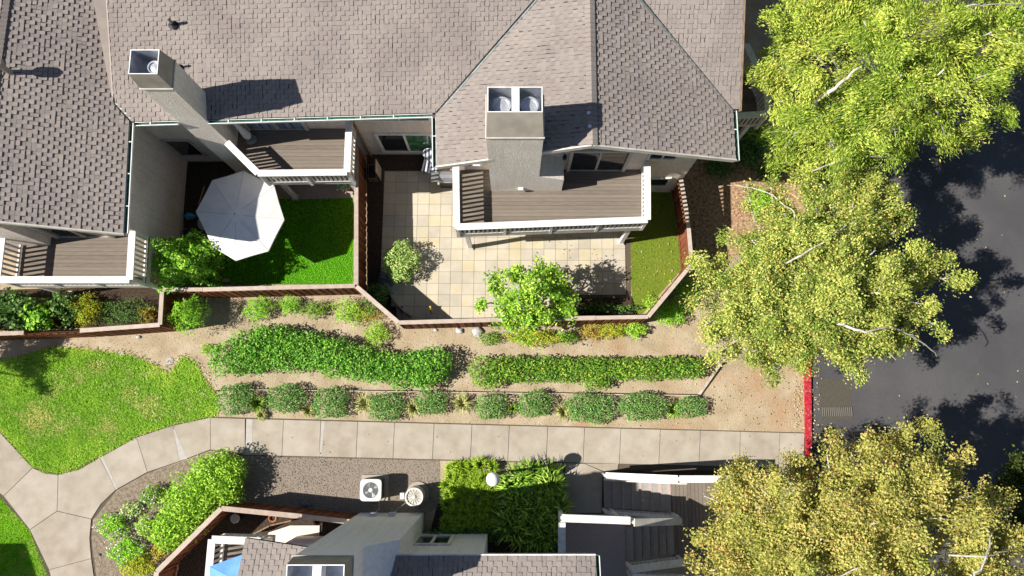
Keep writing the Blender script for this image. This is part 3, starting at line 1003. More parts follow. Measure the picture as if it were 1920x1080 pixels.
def tab_mesh(thick):
    if thick not in TABMESH:
        me = bpy.data.meshes.new('shingle')
        t = .031 if thick else .010
        L = EXPO + .02
        wv = 1.0
        vs = [(0, 0, -.004), (wv, 0, -.004), (wv, L, -.004), (0, L, -.004), (0, 0, t), (wv, 0, t), (wv, L, .005), (0, L, .005)]
        me.from_pydata(vs, [], [(4, 5, 6, 7), (0, 1, 5, 4), (1, 2, 6, 5), (3, 0, 4, 7)])
        me.materials.append(M['shingle'])
        me.materials.append(M['edge'])
        me.polygons.foreach_set('material_index', [0, 1, 1, 1])
        TABMESH[thick] = me
    return TABMESH[thick]


def shingle_plane(pts3, eave_a, eave_b, upslope_hint, drift=1.06):
    """returns list of tabs: whole ones (matrix data) and clipped prisms"""
    a, b = Vector(eave_a), Vector(eave_b)
    U = (b - a).normalized()
    h = Vector(upslope_hint) - a
    V = (h - U * h.dot(U)).normalized()
    N = U.cross(V)
    if N.z < 0:
        a, b = b, a
        U = -U
        h = Vector(upslope_hint) - a
        V = (h - U * h.dot(U)).normalized()
        N = U.cross(V)
    uv = [((Vector(p) - a).dot(U), (Vector(p) - a).dot(V)) for p in pts3]
    ar = sum(uv[i][0] * uv[(i + 1) % len(uv)][1] - uv[(i + 1) % len(uv)][0] * uv[i][1] for i in range(len(uv)))
    if ar < 0: uv = uv[::-1]
    u0, u1 = min(p[0] for p in uv), max(p[0] for p in uv)
    v0, v1 = min(p[1] for p in uv), max(p[1] for p in uv)
    whole, cut = [], []
    j = 0
    j = math.floor(v0 / EXPO + 1e-6)
    v = j * EXPO
    u0 = math.floor(u0 / (2 * TABW)) * 2 * TABW
    while v < v1:
        u = u0 - TABW * 2 + ((j * drift) % 2.0) * TABW
        i = 0
        while u < u1:
            wv = TABW
            thick = (i % 2 == 0)
            if random.random() < .06: thick = not thick
            ja, jb = u + .002 + random.uniform(-.018, .014), u + wv - .002 + random.uniform(-.014, .018)
            q = [(ja, v), (jb, v), (jb, v + EXPO + .02), (ja, v + EXPO + .02)]
            c = clip_poly(q, uv)
            if len(c) >= 3:
                full = all(any(abs(x[0] - y[0]) < 1e-6 and abs(x[1] - y[1]) < 1e-6 for y in c) for x in q)
                if full: whole.append((a, U, V, N, ja, v, jb - ja, thick))
                else: cut.append((a, U, V, N, c, v, thick))
            u += wv
            i += 1
        v += EXPO
        j += 1
    return whole, cut


def lay_shingles(roof, planes, limit=300):
    whole, cut = [], []
    for pl in planes:
        w_, c_ = shingle_plane(*pl)
        whole += w_
        cut += c_
    cp = Vector((0, 0, CAM_H))
    def score(s_):
        p = s_[0] + s_[1] * s_[4] + s_[2] * s_[5]
        d = p - cp
        c, s2 = math.cos(TILT), math.sin(TILT)
        yc = d.y * c + d.z * s2
        zc = -(-d.y * s2 + d.z * c)
        px, py = 960 + d.x / zc * FPX, 540 - yc / zc * FPX
        if not (5 < px < 1900 and 5 < py < 1070): return -1
        v = d.normalized()
        return -v.dot(s_[3]) / d.length_squared
    whole.sort(key=score, reverse=True)
    o0 = org(roof)
    mb = MB()
    for k, (a, U, V, N, u, v, wv, th) in enumerate(whole):
        p = a + U * u + V * v
        if k < limit:
            o = bpy.data.objects.new('shingle', tab_mesh(th))
            COL.objects.link(o)
            o.parent = roof
            rot = Matrix((U, V, N)).transposed()
            o.rotation_mode = 'QUATERNION'
            o.rotation_quaternion = rot.to_quaternion()
            o.location = p - o0
            o.scale = (wv, 1, 1)
        else:
            t = (.031 if th else .010) * random.uniform(.85, 1.15)
            L = EXPO + .02
            c = [p, p + U * wv, p + U * wv + V * L, p + V * L]
            mb.add([q - N * .004 for q in c] + [c[0] + N * t, c[1] + N * t, c[2] + N * .005, c[3] + N * .005], [(4, 5, 6, 7)])
            mb.add([q - N * .004 for q in c] + [c[0] + N * t, c[1] + N * t, c[2] + N * .005, c[3] + N * .005], [(0, 1, 5, 4), (1, 2, 6, 5), (3, 0, 4, 7)], 1)
    for (a, U, V, N, c, v, th) in cut:
        t = .031 if th else .010
        L = EXPO + .02
        n = len(c)
        pts = [a + U * q[0] + V * q[1] for q in c]
        hs = [t + (.005 - t) * (q[1] - v) / L for q in c]
        mb.add([p - N * .004 for p in pts] + [p + N * h for p, h in zip(pts, hs)], [list(range(n, 2 * n))] + [[i, (i + 1) % n, n + (i + 1) % n, n + i] for i in range(n)])
    mb.build('shingles', [M['shingle'], M['edge']], roof, kind='stuff')


def ridge_caps(roof, p, q, n):
    p, q = Vector(p), Vector(q)
    for i in range(n):
        a, b = p.lerp(q, i / n), p.lerp(q, (i + 1.25) / n)
        mb = MB()
        d = (b - a).normalized()
        sd_ = d.cross(Vector((0, 0, 1))).normalized()
        t0, t1 = .055, .028
        vs = []
        for e, t in ((a, t0), (b, t1)):
            vs += [e + sd_ * .16 + Vector((0, 0, t - .052)), e + Vector((0, 0, t + .012)), e - sd_ * .16 + Vector((0, 0, t - .052)),
                   e + sd_ * .16 + Vector((0, 0, -.06)), e - sd_ * .16 + Vector((0, 0, -.06))]
        mb.add(vs, [[0, 5, 6, 1], [1, 6, 7, 2], [3, 0, 1, 2, 4], [0, 3, 8, 5], [2, 7, 9, 4]])
        mb.build('ridge_cap', M['shingle'], roof)


def gutter(house, p, q, outward, name='gutter'):
    p, q, o = Vector(p), Vector(q), Vector(outward).normalized()
    mb = MB()
    d = (q - p).normalized()
    z = Vector((0, 0, 1))
    prof = [(0, -.02), (0, -.13), (.12, -.13), (.14, .0), (.115, .0), (.10, -.11), (.018, -.11), (.018, -.02)]
    mi = [0, 0, 0, 0, 1, 1, 1, 0]
    n = len(prof)
    vs = [e + o * a + z * b for e in (p, q) for a, b in prof]
    for i in range(n):
        j = (i + 1) % n
        mb.add([vs[i], vs[j], vs[n + j], vs[n + i]], [[0, 1, 2, 3]], mi[i])
    mb.add([vs[i] for i in (0, 1, 2, 3)], [[0, 1, 2, 3]], 0)
    mb.add([vs[n + i] for i in (0, 1, 2, 3)], [[3, 2, 1, 0]], 0)
    g_ = mb.build(name, [M['gutter'], M['gutter_green']], house)
    L = (q - p).length
    for i in range(int(L / 1.1)):
        s_ = p + d * (i + .6) * 1.1
        beam_piece('hanger', g_, s_ + o * .01 + z * .003, s_ + o * .13 + z * .003, .03, .006, M['gutter'])
    return g_


def valley(house, p, q, wd=.09, z=.035):
    p, q = Vector(p), Vector(q)
    mb = MB()
    s_ = (q - p).cross(Vector((0, 0, 1))).normalized()
    mb.add([p + s_ * wd + Vector((0, 0, z)), p + Vector((0, 0, z - .022)), p - s_ * wd + Vector((0, 0, z)), q + s_ * wd + Vector((0, 0, z)), q + Vector((0, 0, z - .022)), q - s_ * wd + Vector((0, 0, z))],
           [[0, 3, 4, 1], [1, 4, 5, 2]])
    v_ = mb.build('valley_flashing', M['flash'], house)
    MB().beam(p + Vector((0, 0, z + .004)), q + Vector((0, 0, z + .004)), .022, .03).build('seam', M['black'], v_)
    return v_


def window(house, c, wdt, hgt, normal, panes=2, mframe=None, mpane=None, depth=.07, fr=.07, mats=None):
    """c: centre of the window on the wall surface"""
    c, nrm = Vector(c), Vector(normal).normalized()
    s_ = Vector((0, 0, 1)).cross(nrm).normalized()
    z = Vector((0, 0, 1))
    mb = MB()
    mf = mframe or M['white']

    def bar(cu, cv, w_, h_):
        p0 = c + s_ * cu + z * cv + nrm * (depth / 2)
        mb.add([p0 + s_ * (a * w_ / 2) + z * (b * h_ / 2) + nrm * (e * depth / 2) for e in (-1, 1) for a, b in ((-1, -1), (1, -1), (1, 1), (-1, 1))],
               [[0, 1, 2, 3], [7, 6, 5, 4], [0, 4, 5, 1], [1, 5, 6, 2], [2, 6, 7, 3], [3, 7, 4, 0]])
    bar(0, hgt / 2 - fr / 2, wdt, fr)
    bar(0, -hgt / 2 + fr / 2, wdt, fr)
    bar(-wdt / 2 + fr / 2, 0, fr, hgt - 2 * fr - .002)
    bar(wdt / 2 - fr / 2, 0, fr, hgt - 2 * fr - .002)
    for i in range(1, panes):
        bar(-wdt / 2 + wdt * i / panes, 0, fr * .7, hgt - 2 * fr - .002)
    wo = mb.build('window', mf, house)
    pw = (wdt - 2 * fr) / panes
    for i in range(panes):
        mm = MB()
        p0 = c + s_ * (-wdt / 2 + fr + pw * (i + .5)) + nrm * .02
        mm.add([p0 + s_ * (a * (pw / 2 - .012)) + z * (b * (hgt / 2 - fr)) + nrm * (e * .008) for e in (-1, 1) for a, b in ((-1, -1), (1, -1), (1, 1), (-1, 1))],
               [[0, 1, 2, 3], [7, 6, 5, 4], [0, 4, 5, 1], [1, 5, 6, 2], [2, 6, 7, 3], [3, 7, 4, 0]])
        mm.build('pane', (mats[i] if mats else None) or mpane or M['glass'], wo)
    return wo


def chimney(house, x0, x1, y0, y1, z0, ztop, zcap, inset, flues, base=None, m='stucco_sunlit'):
    mb = MB()
    mb.box(x0, x1, y0, y1, z0, ztop)
    if base:
        bx0, bx1, zb, zs = base            # wide foot with a sloping shoulder on the right
        mb.add([(x1 + .001, y0, z0), (bx1, y0, z0), (bx1, y0, zb), (x1 + .001, y0, zs), (x1 + .001, y1, z0), (bx1, y1, z0), (bx1, y1, zb), (x1 + .001, y1, zs)],
               [[0, 1, 2, 3], [7, 6, 5, 4], [1, 5, 6, 2], [2, 6, 7, 3], [0, 4, 5, 1], [3, 7, 4, 0]])
    ch = mb.build('chimney', M[m], house)
    e = .03
    MB().box(x0 - e, x1 + e, y0 - e, y1 + e, ztop + .001, ztop + .06).build('collar', M['offwhite'], ch)
    # tapering open-topped shroud
    zt = ztop + .06
    a = [(x0, y0), (x1, y0), (x1, y1), (x0, y1)]
    b = [(x0 + inset[0], y0 + inset[2]), (x1 - inset[1], y0 + inset[2]), (x1 - inset[1], y1 - inset[3]), (x0 + inset[0], y1 - inset[3])]
    t = .025
    c = [(b[0][0] + t, b[0][1] + t), (b[1][0] - t, b[1][1] + t), (b[2][0] - t, b[2][1] - t), (b[3][0] + t, b[3][1] - t)]
    mb = MB()
    vs = [(*p, zt + .001) for p in a] + [(*p, zcap) for p in b] + [(*p, zcap) for p in c] + [(*p, zt + .15) for p in c]
    for i in range(4):
        j = (i + 1) % 4
        mb.add([vs[i], vs[j], vs[4 + j], vs[4 + i]], [[0, 1, 2, 3]], 0)
        mb.add([vs[4 + i], vs[4 + j], vs[8 + j], vs[8 + i]], [[0, 1, 2, 3]], 1)
        mb.add([vs[8 + i], vs[8 + j], vs[12 + j], vs[12 + i]], [[0, 1, 2, 3]], 2)
    mb.add([vs[12], vs[13], vs[14], vs[15]], [[0, 1, 2, 3]], 2)
    mb.build('shroud', [M['shroud'], M['gutter'], M['sheetmetal']], ch)
    for fx, fy, fr in flues:
        f_ = MB().ring(fr * .82, fr, 0, zcap - zt - .46, (fx, fy, zt + .16), 24)
        f_.build('flue', M['sheetmetal'], ch)
        MB().lathe([(fr * .95, 0), (fr * .9, .02), (fr * .2, .05), (.01, .055)], (fx, fy, zcap - .37), 24).build('flue_cap', M['sheetmetal'], ch)
    if len(flues) > 1:
        xm = (flues[0][0] + flues[1][0]) / 2
        MB().box(xm - .11, xm + .11, c[0][1] + .001, c[2][1] - .001, zt + .16, zcap - .03).build('divider', M['gutter'], ch)
    return ch


def balcony(house, deck_poly, rail_pts, zd, board_dir='x', posts=(), zr=1.03, joist=True, rail_posts=True, deck_m=None):
    """deck_poly: plan polygon; rail_pts: plan polyline of the guard rail"""
    mb = MB()
    mb.prism(deck_poly, zd - .30, zd - .04)
    bc = mb.build('balcony', M['offwhite'], house)
    xs = [p[0] for p in deck_poly]
    ys = [p[1] for p in deck_poly]
    ccw = list(deck_poly)
    ar = sum(ccw[i][0] * ccw[(i + 1) % len(ccw)][1] - ccw[(i + 1) % len(ccw)][0] * ccw[i][1] for i in range(len(ccw)))
    if ar < 0: ccw = ccw[::-1]
    y = min(ys)
    bw = .14
    while y < max(ys) - .01:
        q = clip_poly([(min(xs) - 1, y + .004), (max(xs) + 1, y + .004), (max(xs) + 1, y + bw - .004), (min(xs) - 1, y + bw - .004)], ccw)
        if len(q) >= 3: MB().prism(q, zd - .038, zd + random.uniform(-.003, .003)).build('deck_board', deck_m or M['deck'], bc)
        y += bw
    ztop = zd + zr
    for i in range(len(rail_pts) - 1):
        a, b = Vector((*rail_pts[i], 0)), Vector((*rail_pts[i + 1], 0))
        d = (b - a).normalized()
        L = (b - a).length
        ang = math.atan2(d.y, d.x)
        ex = .0
        beam_piece('rail_cap', bc, a - d * ex + Vector((0, 0, ztop + (.001 * i))), b + d * ex + Vector((0, 0, ztop + .001 * i)), .235, .045, M['white'])
        beam_piece('rail_apron', bc, a + Vector((0, 0, ztop - .08)), b + Vector((0, 0, ztop - .08)), .045, .11, M['offwhite'])
        beam_piece('bottom_rail', bc, a + Vector((0, 0, zd + .09)), b + Vector((0, 0, zd + .09)), .06, .06, M['white'])
        k = max(2, int(L / .16))
        for j in range(k):
            p = a + d * (L * (j + .5) / k)
            piece('baluster', bc, (p.x, p.y, zd + .47), (.075, .04, .86), M['offwhite'], ang)
        if rail_posts:
            nrm = Vector((d.y, -d.x, 0))
            kk = max(1, round(L / 1.7))
            for j in range(kk + 1):
                p = a + d * (L * j / kk) + nrm * .0
                piece('rail_post', bc, (p.x, p.y, zd + .36), (.10, .10, 1.24), M['white'], ang)
    for (x, y) in posts:
        piece('support_post', bc, (x, y, (zd - .30) / 2), (.15, .15, zd - .302), M['white'])
        piece('post_foot', bc, (x, y, .05), (.24, .24, .1), M['offwhite'])
    return bc


# ------------------------------------------------------------------ main townhouse block
PM, PL, PR = .30, .318, .326
EZ = 5.4
GX0, GX1, GXR, GZR = -2.53, 7.35, 2.47, 6.99
h1 = thing('townhouse', 'long townhouse block with two chimneys and a projecting gable over the tiled patio', 'house', (-2.5, 10.4, 0))
wl = MB()
wl.prism([(-13.2, 10.1), (-11.0, 10.1), (-11.0, 10.4), (-1.95, 10.4), (-1.95, 8.8), (6.5, 8.8), (6.5, 10.6), (7.0, 10.6), (7.0, 22), (-13.2, 22)], 0, 5.32)
wl.build('wall', M['stucco'], h1)
gw = MB()
gw.add([(-1.95, 8.8, 5.321), (6.5, 8.8, 5.321), (GXR, 8.8, 6.80), (-1.95, 10.2, 5.321), (6.5, 10.2, 5.321), (GXR, 10.2, 6.80)], [[0, 1, 2], [5, 4, 3], [0, 3, 4, 1], [1, 4, 5, 2], [2, 5, 3, 0]])
gw.build('gable_wall', M['stucco'], h1)


def zm(y): return EZ + PM * (y - 9.75)


YR = 17.5
vl = lambda x: 9.84 + (PL / PM) * (x - GX0)     # left valley
vr = lambda x: 9.95 + (PR / PM) * (GX1 - x)
ml = [(-12.70, 9.56, zm(9.56)), (GX0, 9.84, zm(9.84)), (GXR, vl(GXR), zm(vl(GXR))), (GXR, YR, zm(YR)), (-13.2, YR, zm(YR)), (-13.2, 10.1, zm(10.1))]
mr = [(GX1, 9.95, zm(9.95)), (7.56, 9.95, zm(9.95)), (7.56, YR, zm(YR)), (GXR, YR, zm(YR)), (GXR, vr(GXR), zm(vr(GXR)))]
gl = [(GX0, 9.84, EZ), (GX0 + .05, 7.98, EZ + .016), (GXR, 8.12, GZR), (GXR, vl(GXR), GZR)]
gr = [(GX1, 9.95, EZ), (GX1 - .0, 8.22, EZ), (GXR, 8.12, GZR), (GXR, vr(GXR), GZR)]
rb = MB()
for pl in (ml, mr, gl, gr):
    rb.slab(pl, .16)
rb.slab([(-13.2, YR, zm(YR)), (7.56, YR, zm(YR)), (7.56, 24.5, EZ), (-13.2, 24.5, EZ)], .16)
roof1 = rb.build('roof', M['underlay'], h1)
lay_shingles(roof1, [(ml, ml[0], ml[1], (-6, YR, zm(YR) + .0)), (mr, (GX1, 9.95, zm(9.95)), (7.56, 9.95, zm(9.95)), (7.4, YR, zm(YR))),
                     (gl, (GX0, 9.84, EZ), (GX0, 7.98, EZ), (GXR, 9.0, EZ + PL * (GXR - GX0))), (gr, (GX1, 9.95, EZ), (GX1, 8.22, EZ), (GXR, 9.0, EZ + PR * (GX1 - GXR)))])
ridge_caps(roof1, (GXR, 8.10, GZR + .02), (GXR, 14.9, GZR + .02), 42)
valley(roof1, (GX0, 9.84, EZ), (GXR - .1, vl(GXR - .1), GZR))
valley(roof1, (GX1, 9.95, EZ), (GXR + .1, vr(GXR + .1), GZR))
valley(roof1, (-12.70, 9.56, zm(9.56)), (-13.2, 10.1, zm(10.1)), .1)
# rake boards
for a, b in (((GX0 + .05, 7.96, EZ - .05), (GXR, 8.10, GZR - .07)), ((GXR, 8.10, GZR - .07), (GX1, 8.20, EZ - .05))):
    beam_piece('fascia', h1, a, b, .05, .2, M['offwhite'])
beam_piece('fascia', h1, (7.59, 9.9, zm(9.95) - .06), (7.59, YR, zm(YR) - .06), .05, .18, M['wood'])
beam_piece('fascia', h1, (-13.225, 10.1, zm(10.1) - .06), (-13.225, YR, zm(YR) - .06), .04, .16, M['flashpink'])
# buff flashing between the two roofs
zl0 = lambda x, y: EZ + .327 * (-12.63 - .042 * (y - 7.6) - x)
MB().slab([(-13.205, 10.12, zl0(-13.2, 10.12) + .05), (-13.205, 16.5, zl0(-13.2, 16.5) + .05), (-14.75, 16.5, zl0(-14.75, 16.5) + .05)], .03).build('step_flashing', M['flashpink'], h1)
gutter(h1, (-12.70, 9.555, 5.33), (-11.12, 9.60, 5.34), (0, -1, 0))
gutter(h1, (-10.10, 9.62, 5.35), (GX0 - .12, 9.835, 5.39), (0, -1, 0))
gutter(h1, (GX0 - .0, 9.70, 5.39), (GX0 + .05, 7.97, 5.39), (-1, 0, 0))
gutter(h1, (GX1, 9.93, 5.39), (GX1, 8.20, 5.39), (1, 0, 0))
beam_piece('downspout', h1, (-5.74, 10.33, .05), (-5.74, 10.33, 5.2), .08, .08, M['wood'])
# openings
window(h1, (-12.6, 10.1, 1.6), 1.05, 1.7, (0, -1, 0), 1, M['trim'], M['glass'])
window(h1, (-4.1, 10.4, 1.35), 2.2, 1.95, (0, -1, 0), 2, M['white'], fr=.11, mats=[M['glass'], M['glassgreen']])
window(h1, (-4.05, 10.4, 4.05), 2.3, 1.0, (0, -1, 0), 2, M['white'])
window(h1, (5.23, 8.8, 4.42), 1.05, .95, (0, -1, 0), 2, M['offwhite'])
window(h1, (-6.9, 10.4, 4.0), 1.15, 1.0, (0, -1, 0), 1, M['white'])


def sliding_door(house, x0, x1, y, z0, h, mats):
    d = MB()
    f = .12
    d.box(x0 - f, x0, y - .10, y - .001, z0, z0 + h)
    d.box(x1, x1 + f, y - .10, y - .001, z0, z0 + h)
    d.box(x0 + .001, x1 - .001, y - .10, y - .001, z0 + h - f, z0 + h)
    d.box(x0 + .001, x1 - .001, y - .06, y - .001, z0, z0 + .05)
    d.box((x0 + x1) / 2 - .04, (x0 + x1) / 2 + .04, y - .07, y - .001, z0 + .051, z0 + h - f - .001)
    dd = d.build('sliding_door', M['trim'], house)
    xm = (x0 + x1) / 2
    MB().box(x0 + .005, xm - .045, y - .03, y - .008, z0 + .06, z0 + h - f - .005).build('pane', mats[0], dd)
    MB().box(xm + .045, x1 - .005, y - .03, y - .008, z0 + .06, z0 + h - f - .005).build('pane', mats[1], dd)


ZD = 2.75
sliding_door(h1, 2.1, 4.0, 8.8, ZD, 2.1, [M['glass'], M['glass']])
sliding_door(h1, -9.7, -7.62, 10.4, ZD - .03, 2.1, [M['glassblue'], M['glassblue']])
window(h1, (-1.45, 8.8, 3.9), .75, 1.2, (0, -1, 0), 1, M['white'], M['glassblue'])
window(h1, (5.6, 8.8, 1.4), .9, 1.0, (0, -1, 0), 1, M['white'], M['glass'])
# chimneys
chimney(h1, -11.09, -10.14, 9.55, 10.45, 0, 7.80, 8.66, (.05, .06, .06, .08), [(-10.47, 9.98, .2)])
chimney(h1, -.76, .93, 7.99, 9.3, 2.72, 7.85, 8.75, (.06, .06, .42, .12), [(-.30, 8.75, .27), (.50, 8.75, .27)], base=(-.76, 1.80, 4.0, 4.35))
ch2 = [o for o in COL.objects if o.name.startswith('chimney') and o.parent == h1][-1]
MB().box(.22, .40, 7.90, 7.989, 3.0, 3.14).build('vent_hood', M['gutter'], ch2)
lt = thing('wall_light', 'small black wall lantern beside the glass door on the big balcony', 'light', (1.82, 8.7, 4.3))
MB().lathe([(.03, -.1), (.07, -.08), (.08, .08), (.02, .14)], (1.82, 8.68, 4.3), 12).build('lantern', M['black'], lt)
MB().box(1.79, 1.85, 8.70, 8.80, 4.27, 4.33).build('bracket', M['black'], lt)
# balconies
balcony(h1, [(-2.0, 6.32), (4.74, 6.58), (4.78, 8.795), (-1.95, 8.795)],
        [(-1.98, 8.70), (-1.92, 6.36), (4.70, 6.62), (4.76, 8.74)], ZD, posts=[(-1.66, 6.52), (4.33, 6.72)])
balcony(h1, [(-10.13, 9.56), (-8.86, 8.33), (-5.84, 8.36), (-5.84, 10.395), (-10.13, 10.395)],
        [(-10.10, 9.45), (-8.93, 8.31), (-5.80, 8.35), (-5.80, 10.36)], ZD - .02, posts=[(-8.72, 8.58), (-6.0, 8.5)])
balcony(h1, [(7.01, 10.55), (9.15, 10.6), (9.15, 11.5), (8.5, 13.3), (7.01, 13.3)],
        [(7.5, 10.40), (9.13, 10.52), (9.13, 11.48), (8.5, 13.2)], ZD, posts=[(8.9, 10.7)])
# vent pipes on the roof
for (px, py, z, lab, hgt, rr) in ((316, 36, 6.6, 'thin roof vent pipe standing alone near the top of the long roof', .45, .05), (334, 123, 6.0, 'short roof pipe just behind the left chimney', .35, .035)):
    p = P(px, py, z)
    p.z = zm(p.y)
    v_ = thing('vent_pipe', lab, 'vent', p)
    MB().tube([p, p + Vector((0, 0, hgt))], rr, 10).build('pipe', M['shroud'], v_)
    MB().lathe([(rr * 3.4, .03), (rr * 1.6, .09), (rr * 1.1, .16)], p, 14).build('boot', M['black'], v_)
for (px, py, lab) in ((1104, 213, 'upper of two small pale caps along the gable ridge in shadow'), (1106, 238, 'lower of two small pale caps along the gable ridge in shadow')):
    p = P(px, py, 6.98)
    MB().lathe([(.07, 0), (.06, .07), (.01, .1)], (0, 0, 0), 12).build('roof_cap', M['sheetmetal'], None, lab, 'vent cap', 'small caps on the gable ridge', loc=(0, 0, 0)).location = p

# ------------------------------------------------------------------ left townhouse
h2 = thing('townhouse', 'left townhouse whose brown roof falls to a green gutter above the courtyard', 'house', (-17, 9, 0))
MB().prism([(-22, 6.3), (-13.21, 6.3), (-13.21, 22), (-22, 22)], 0, 5.32).build('wall', M['stucco'], h2)
LX, LR, LZ = -12.65, -16.45, 6.62
zl = lambda x, y: EZ + .327 * (LX + .02 - .042 * (y - 7.6) - x)
def zp(*ps): return [(x, y, zl(x, y)) for x, y in ps]
la = zp((LX - .06, 9.56), (LX + .10, 5.72), (LR, 5.86), (LR, 10.1), (-13.2, 10.1))
lc = zp((-13.2, 10.1), (LR, 10.1), (LR, 22), (-13.2, 22))
LZ = zl(LR, 5.86)
lb = [(LR, 5.86, LZ), (-20.3, 5.72, EZ - .1), (-20.3, 22, EZ - .1), (LR, 22, zl(LR, 22))]
rb = MB()
rb.slab(la, .16)
rb.slab(lc, .16)
rb.slab(lb, .16)
roof2 = rb.build('roof', M['underlay'], h2)
lay_shingles(roof2, [(la, la[0], la[1], (LR, 8, zl(LR, 8))), (lc, la[0], la[1], (LR, 8, zl(LR, 8))), (lb, lb[1], lb[2], lb[0])])
ridge_caps(roof2, (LR, 5.86, LZ + .02), (LR, 14, zl(LR, 14) + .02), 52)
MB().add([(-22, 6.3, 5.321), (-13.21, 6.3, 5.321), (LR, 6.3, 6.42), (-22, 6.5, 5.321), (-13.21, 6.5, 5.321), (LR, 6.5, 6.42)], [[0, 1, 2], [5, 4, 3], [0, 3, 4, 1], [1, 4, 5, 2], [2, 5, 3, 0]]).build('gable_wall', M['stucco'], h2)
beam_piece('fascia', h2, (LX + .1, 5.70, EZ - .06), (LR, 5.84, LZ - .06), .05, .2, M['offwhite'])
gutter(h2, (LX - .06, 9.50, 5.39), (LX + .10, 5.74, 5.39), (1, 0, 0))
balcony(h2, [(-17.7, 4.46), (-13.06, 4.46), (-13.06, 6.295), (-17.7, 6.295)], [(-17.62, 6.25), (-17.62, 4.50), (-13.08, 4.50), (-13.14, 6.22)], ZD, posts=[(-13.2, 4.62), (-17.4, 4.62)])
sliding_door(h2, -16.3, -14.4, 6.3, ZD, 2.1, [M['glass'], M['glass']])
MB().box(-17.65, -16.6, 5.95, 6.298, 2.6, 6.1).build('chimney', M['stucco'], h2)
p = P(17, 134, 6.55)
p.z = zl(p.x, p.y)
v_ = thing('vent_pipe', 'round capped roof vent at the left edge with a long shadow', 'vent', p)
MB().tube([p - Vector((0, 0, .1)), p + Vector((0, 0, .55))], .09, 12).build('pipe', M['shroud'], v_)
MB().lathe([(.16, .5), (.19, .56), (.19, .70), (.05, .78)], p, 16).build('cap', M['shroud'], v_)

# ------------------------------------------------------------------ lower townhouse
h3 = thing('townhouse', 'lower townhouse at the bottom edge with wide chimney and outside stairs', 'house', (0, -5, 0))
E3 = 5.95
YE = -4.10
e0, e1 = P(700, 1030, E3), P(1117, 1043, E3)
YW = -4.36
MB().prism([(-8.0, -4.5), (-5.6, -4.5), (-5.6, YW), (-.9, YW), (-.9, -5.6), (1.45, -5.6), (1.45, -14), (-8.0, -14)], 0, E3 - .15).build('wall', M['stucco_grey'], h3)
p3 = .33
def z3(y): return E3 + p3 * (YE - y)
ra = [(-3.95, YE, z3(YE)), (e1.x, YE, z3(YE)), (e1.x, -9, z3(-9)), (-3.95, -9, z3(-9))]
rl = [(-7.85, -3.62, E3 - .1), (-5.72, -3.9, E3 - .1 + .0924), (-5.72, -9, E3 - .1 + .0924 + 5.1 * .33), (-8.05, -9, E3 - .1 + 5.38 * .33)]
rb = MB()
rb.slab(ra, .16)
rb.slab(rl, .16)
roof3 = rb.build('roof', M['underlay'], h3)
lay_shingles(roof3, [(ra, ra[0], ra[1], (0, -9, z3(-9))), (rl, (-7.85, -3.62, E3 - .1), (-5.72, -3.62, E3 - .1), (-7, -9, E3 - .1 + 5.38 * .33))])
beam_piece('fascia', h3, (-3.95, YE + .03, E3 - .07), (e1.x, YE + .03, E3 - .07), .04, .16, M['white'])
gutter(h3, (e1.x - .02, YE, E3 - .02), (e1.x - .02, -9, z3(-9) - .02), (1, 0, 0))
chimney(h3, -5.68, -4.13, -5.0, -3.66, 0, 8.35, 9.1, (.05, .05, .10, .06), [(-5.2, -4.45, .25), (-4.55, -4.45, .25)], base=(-5.68, -3.30, 5.85, 7.0), m='stucco_grey')
window(h3, (-2.72, YW, 1.95), 1.35, 1.75, (0, 1, 0), 2, M['white'], M['glass'], fr=.13)
# balcony of the lower house
balcony(h3, [(-9.75, -4.0), (-8.0, -4.05), (-8.0, -6.5), (-9.75, -6.5)], [(-9.68, -6.5), (-9.62, -3.98), (-8.06, -4.04)], 2.85, rail_posts=False)
# outside stairs
st = MB()
st.box(1.62, 3.80, -9, -3.42, 2.45, 2.65)
land = st.build('landing', M['carpet'], h3)
for (x, y) in ((1.75, -3.55), (3.65, -3.55)):
    piece('support_post', land, (x, y, 1.22), (.14, .14, 2.44), M['white'])


def rail_run(par, a, b, m_cap=None, wd=.24, hgt=.95, bal=True):
    a, b = Vector(a), Vector(b)
    up = Vector((0, 0, 1))
    beam_piece('rail_cap', par, a + up * hgt, b + up * hgt, wd, .05, m_cap or M['white'])
    beam_piece('bottom_rail', par, a + up * .12, b + up * .12, .06, .07, M['offwhite'])
    L = (b - a).length
    k = max(2, int(L / .17))
    ang = math.atan2((b - a).y, (b - a).x)
    if bal:
        for j in range(k):
            p = a.lerp(b, (j + .5) / k)
            piece('baluster', par, (p.x, p.y, p.z + hgt / 2 + .03), (.05, .04, hgt - .12), M['offwhite'], ang)
    for p in (a, b):
        piece('rail_post', par, (p.x, p.y, p.z + hgt / 2 - .03), (.1, .1, hgt), M['white'], ang)


rail_run(land, (1.62, -3.36, 2.66), (3.85, -3.44, 2.66))
rail_run(land, (1.62, -3.5, 2.66), (1.60, -5.55, 2.66))
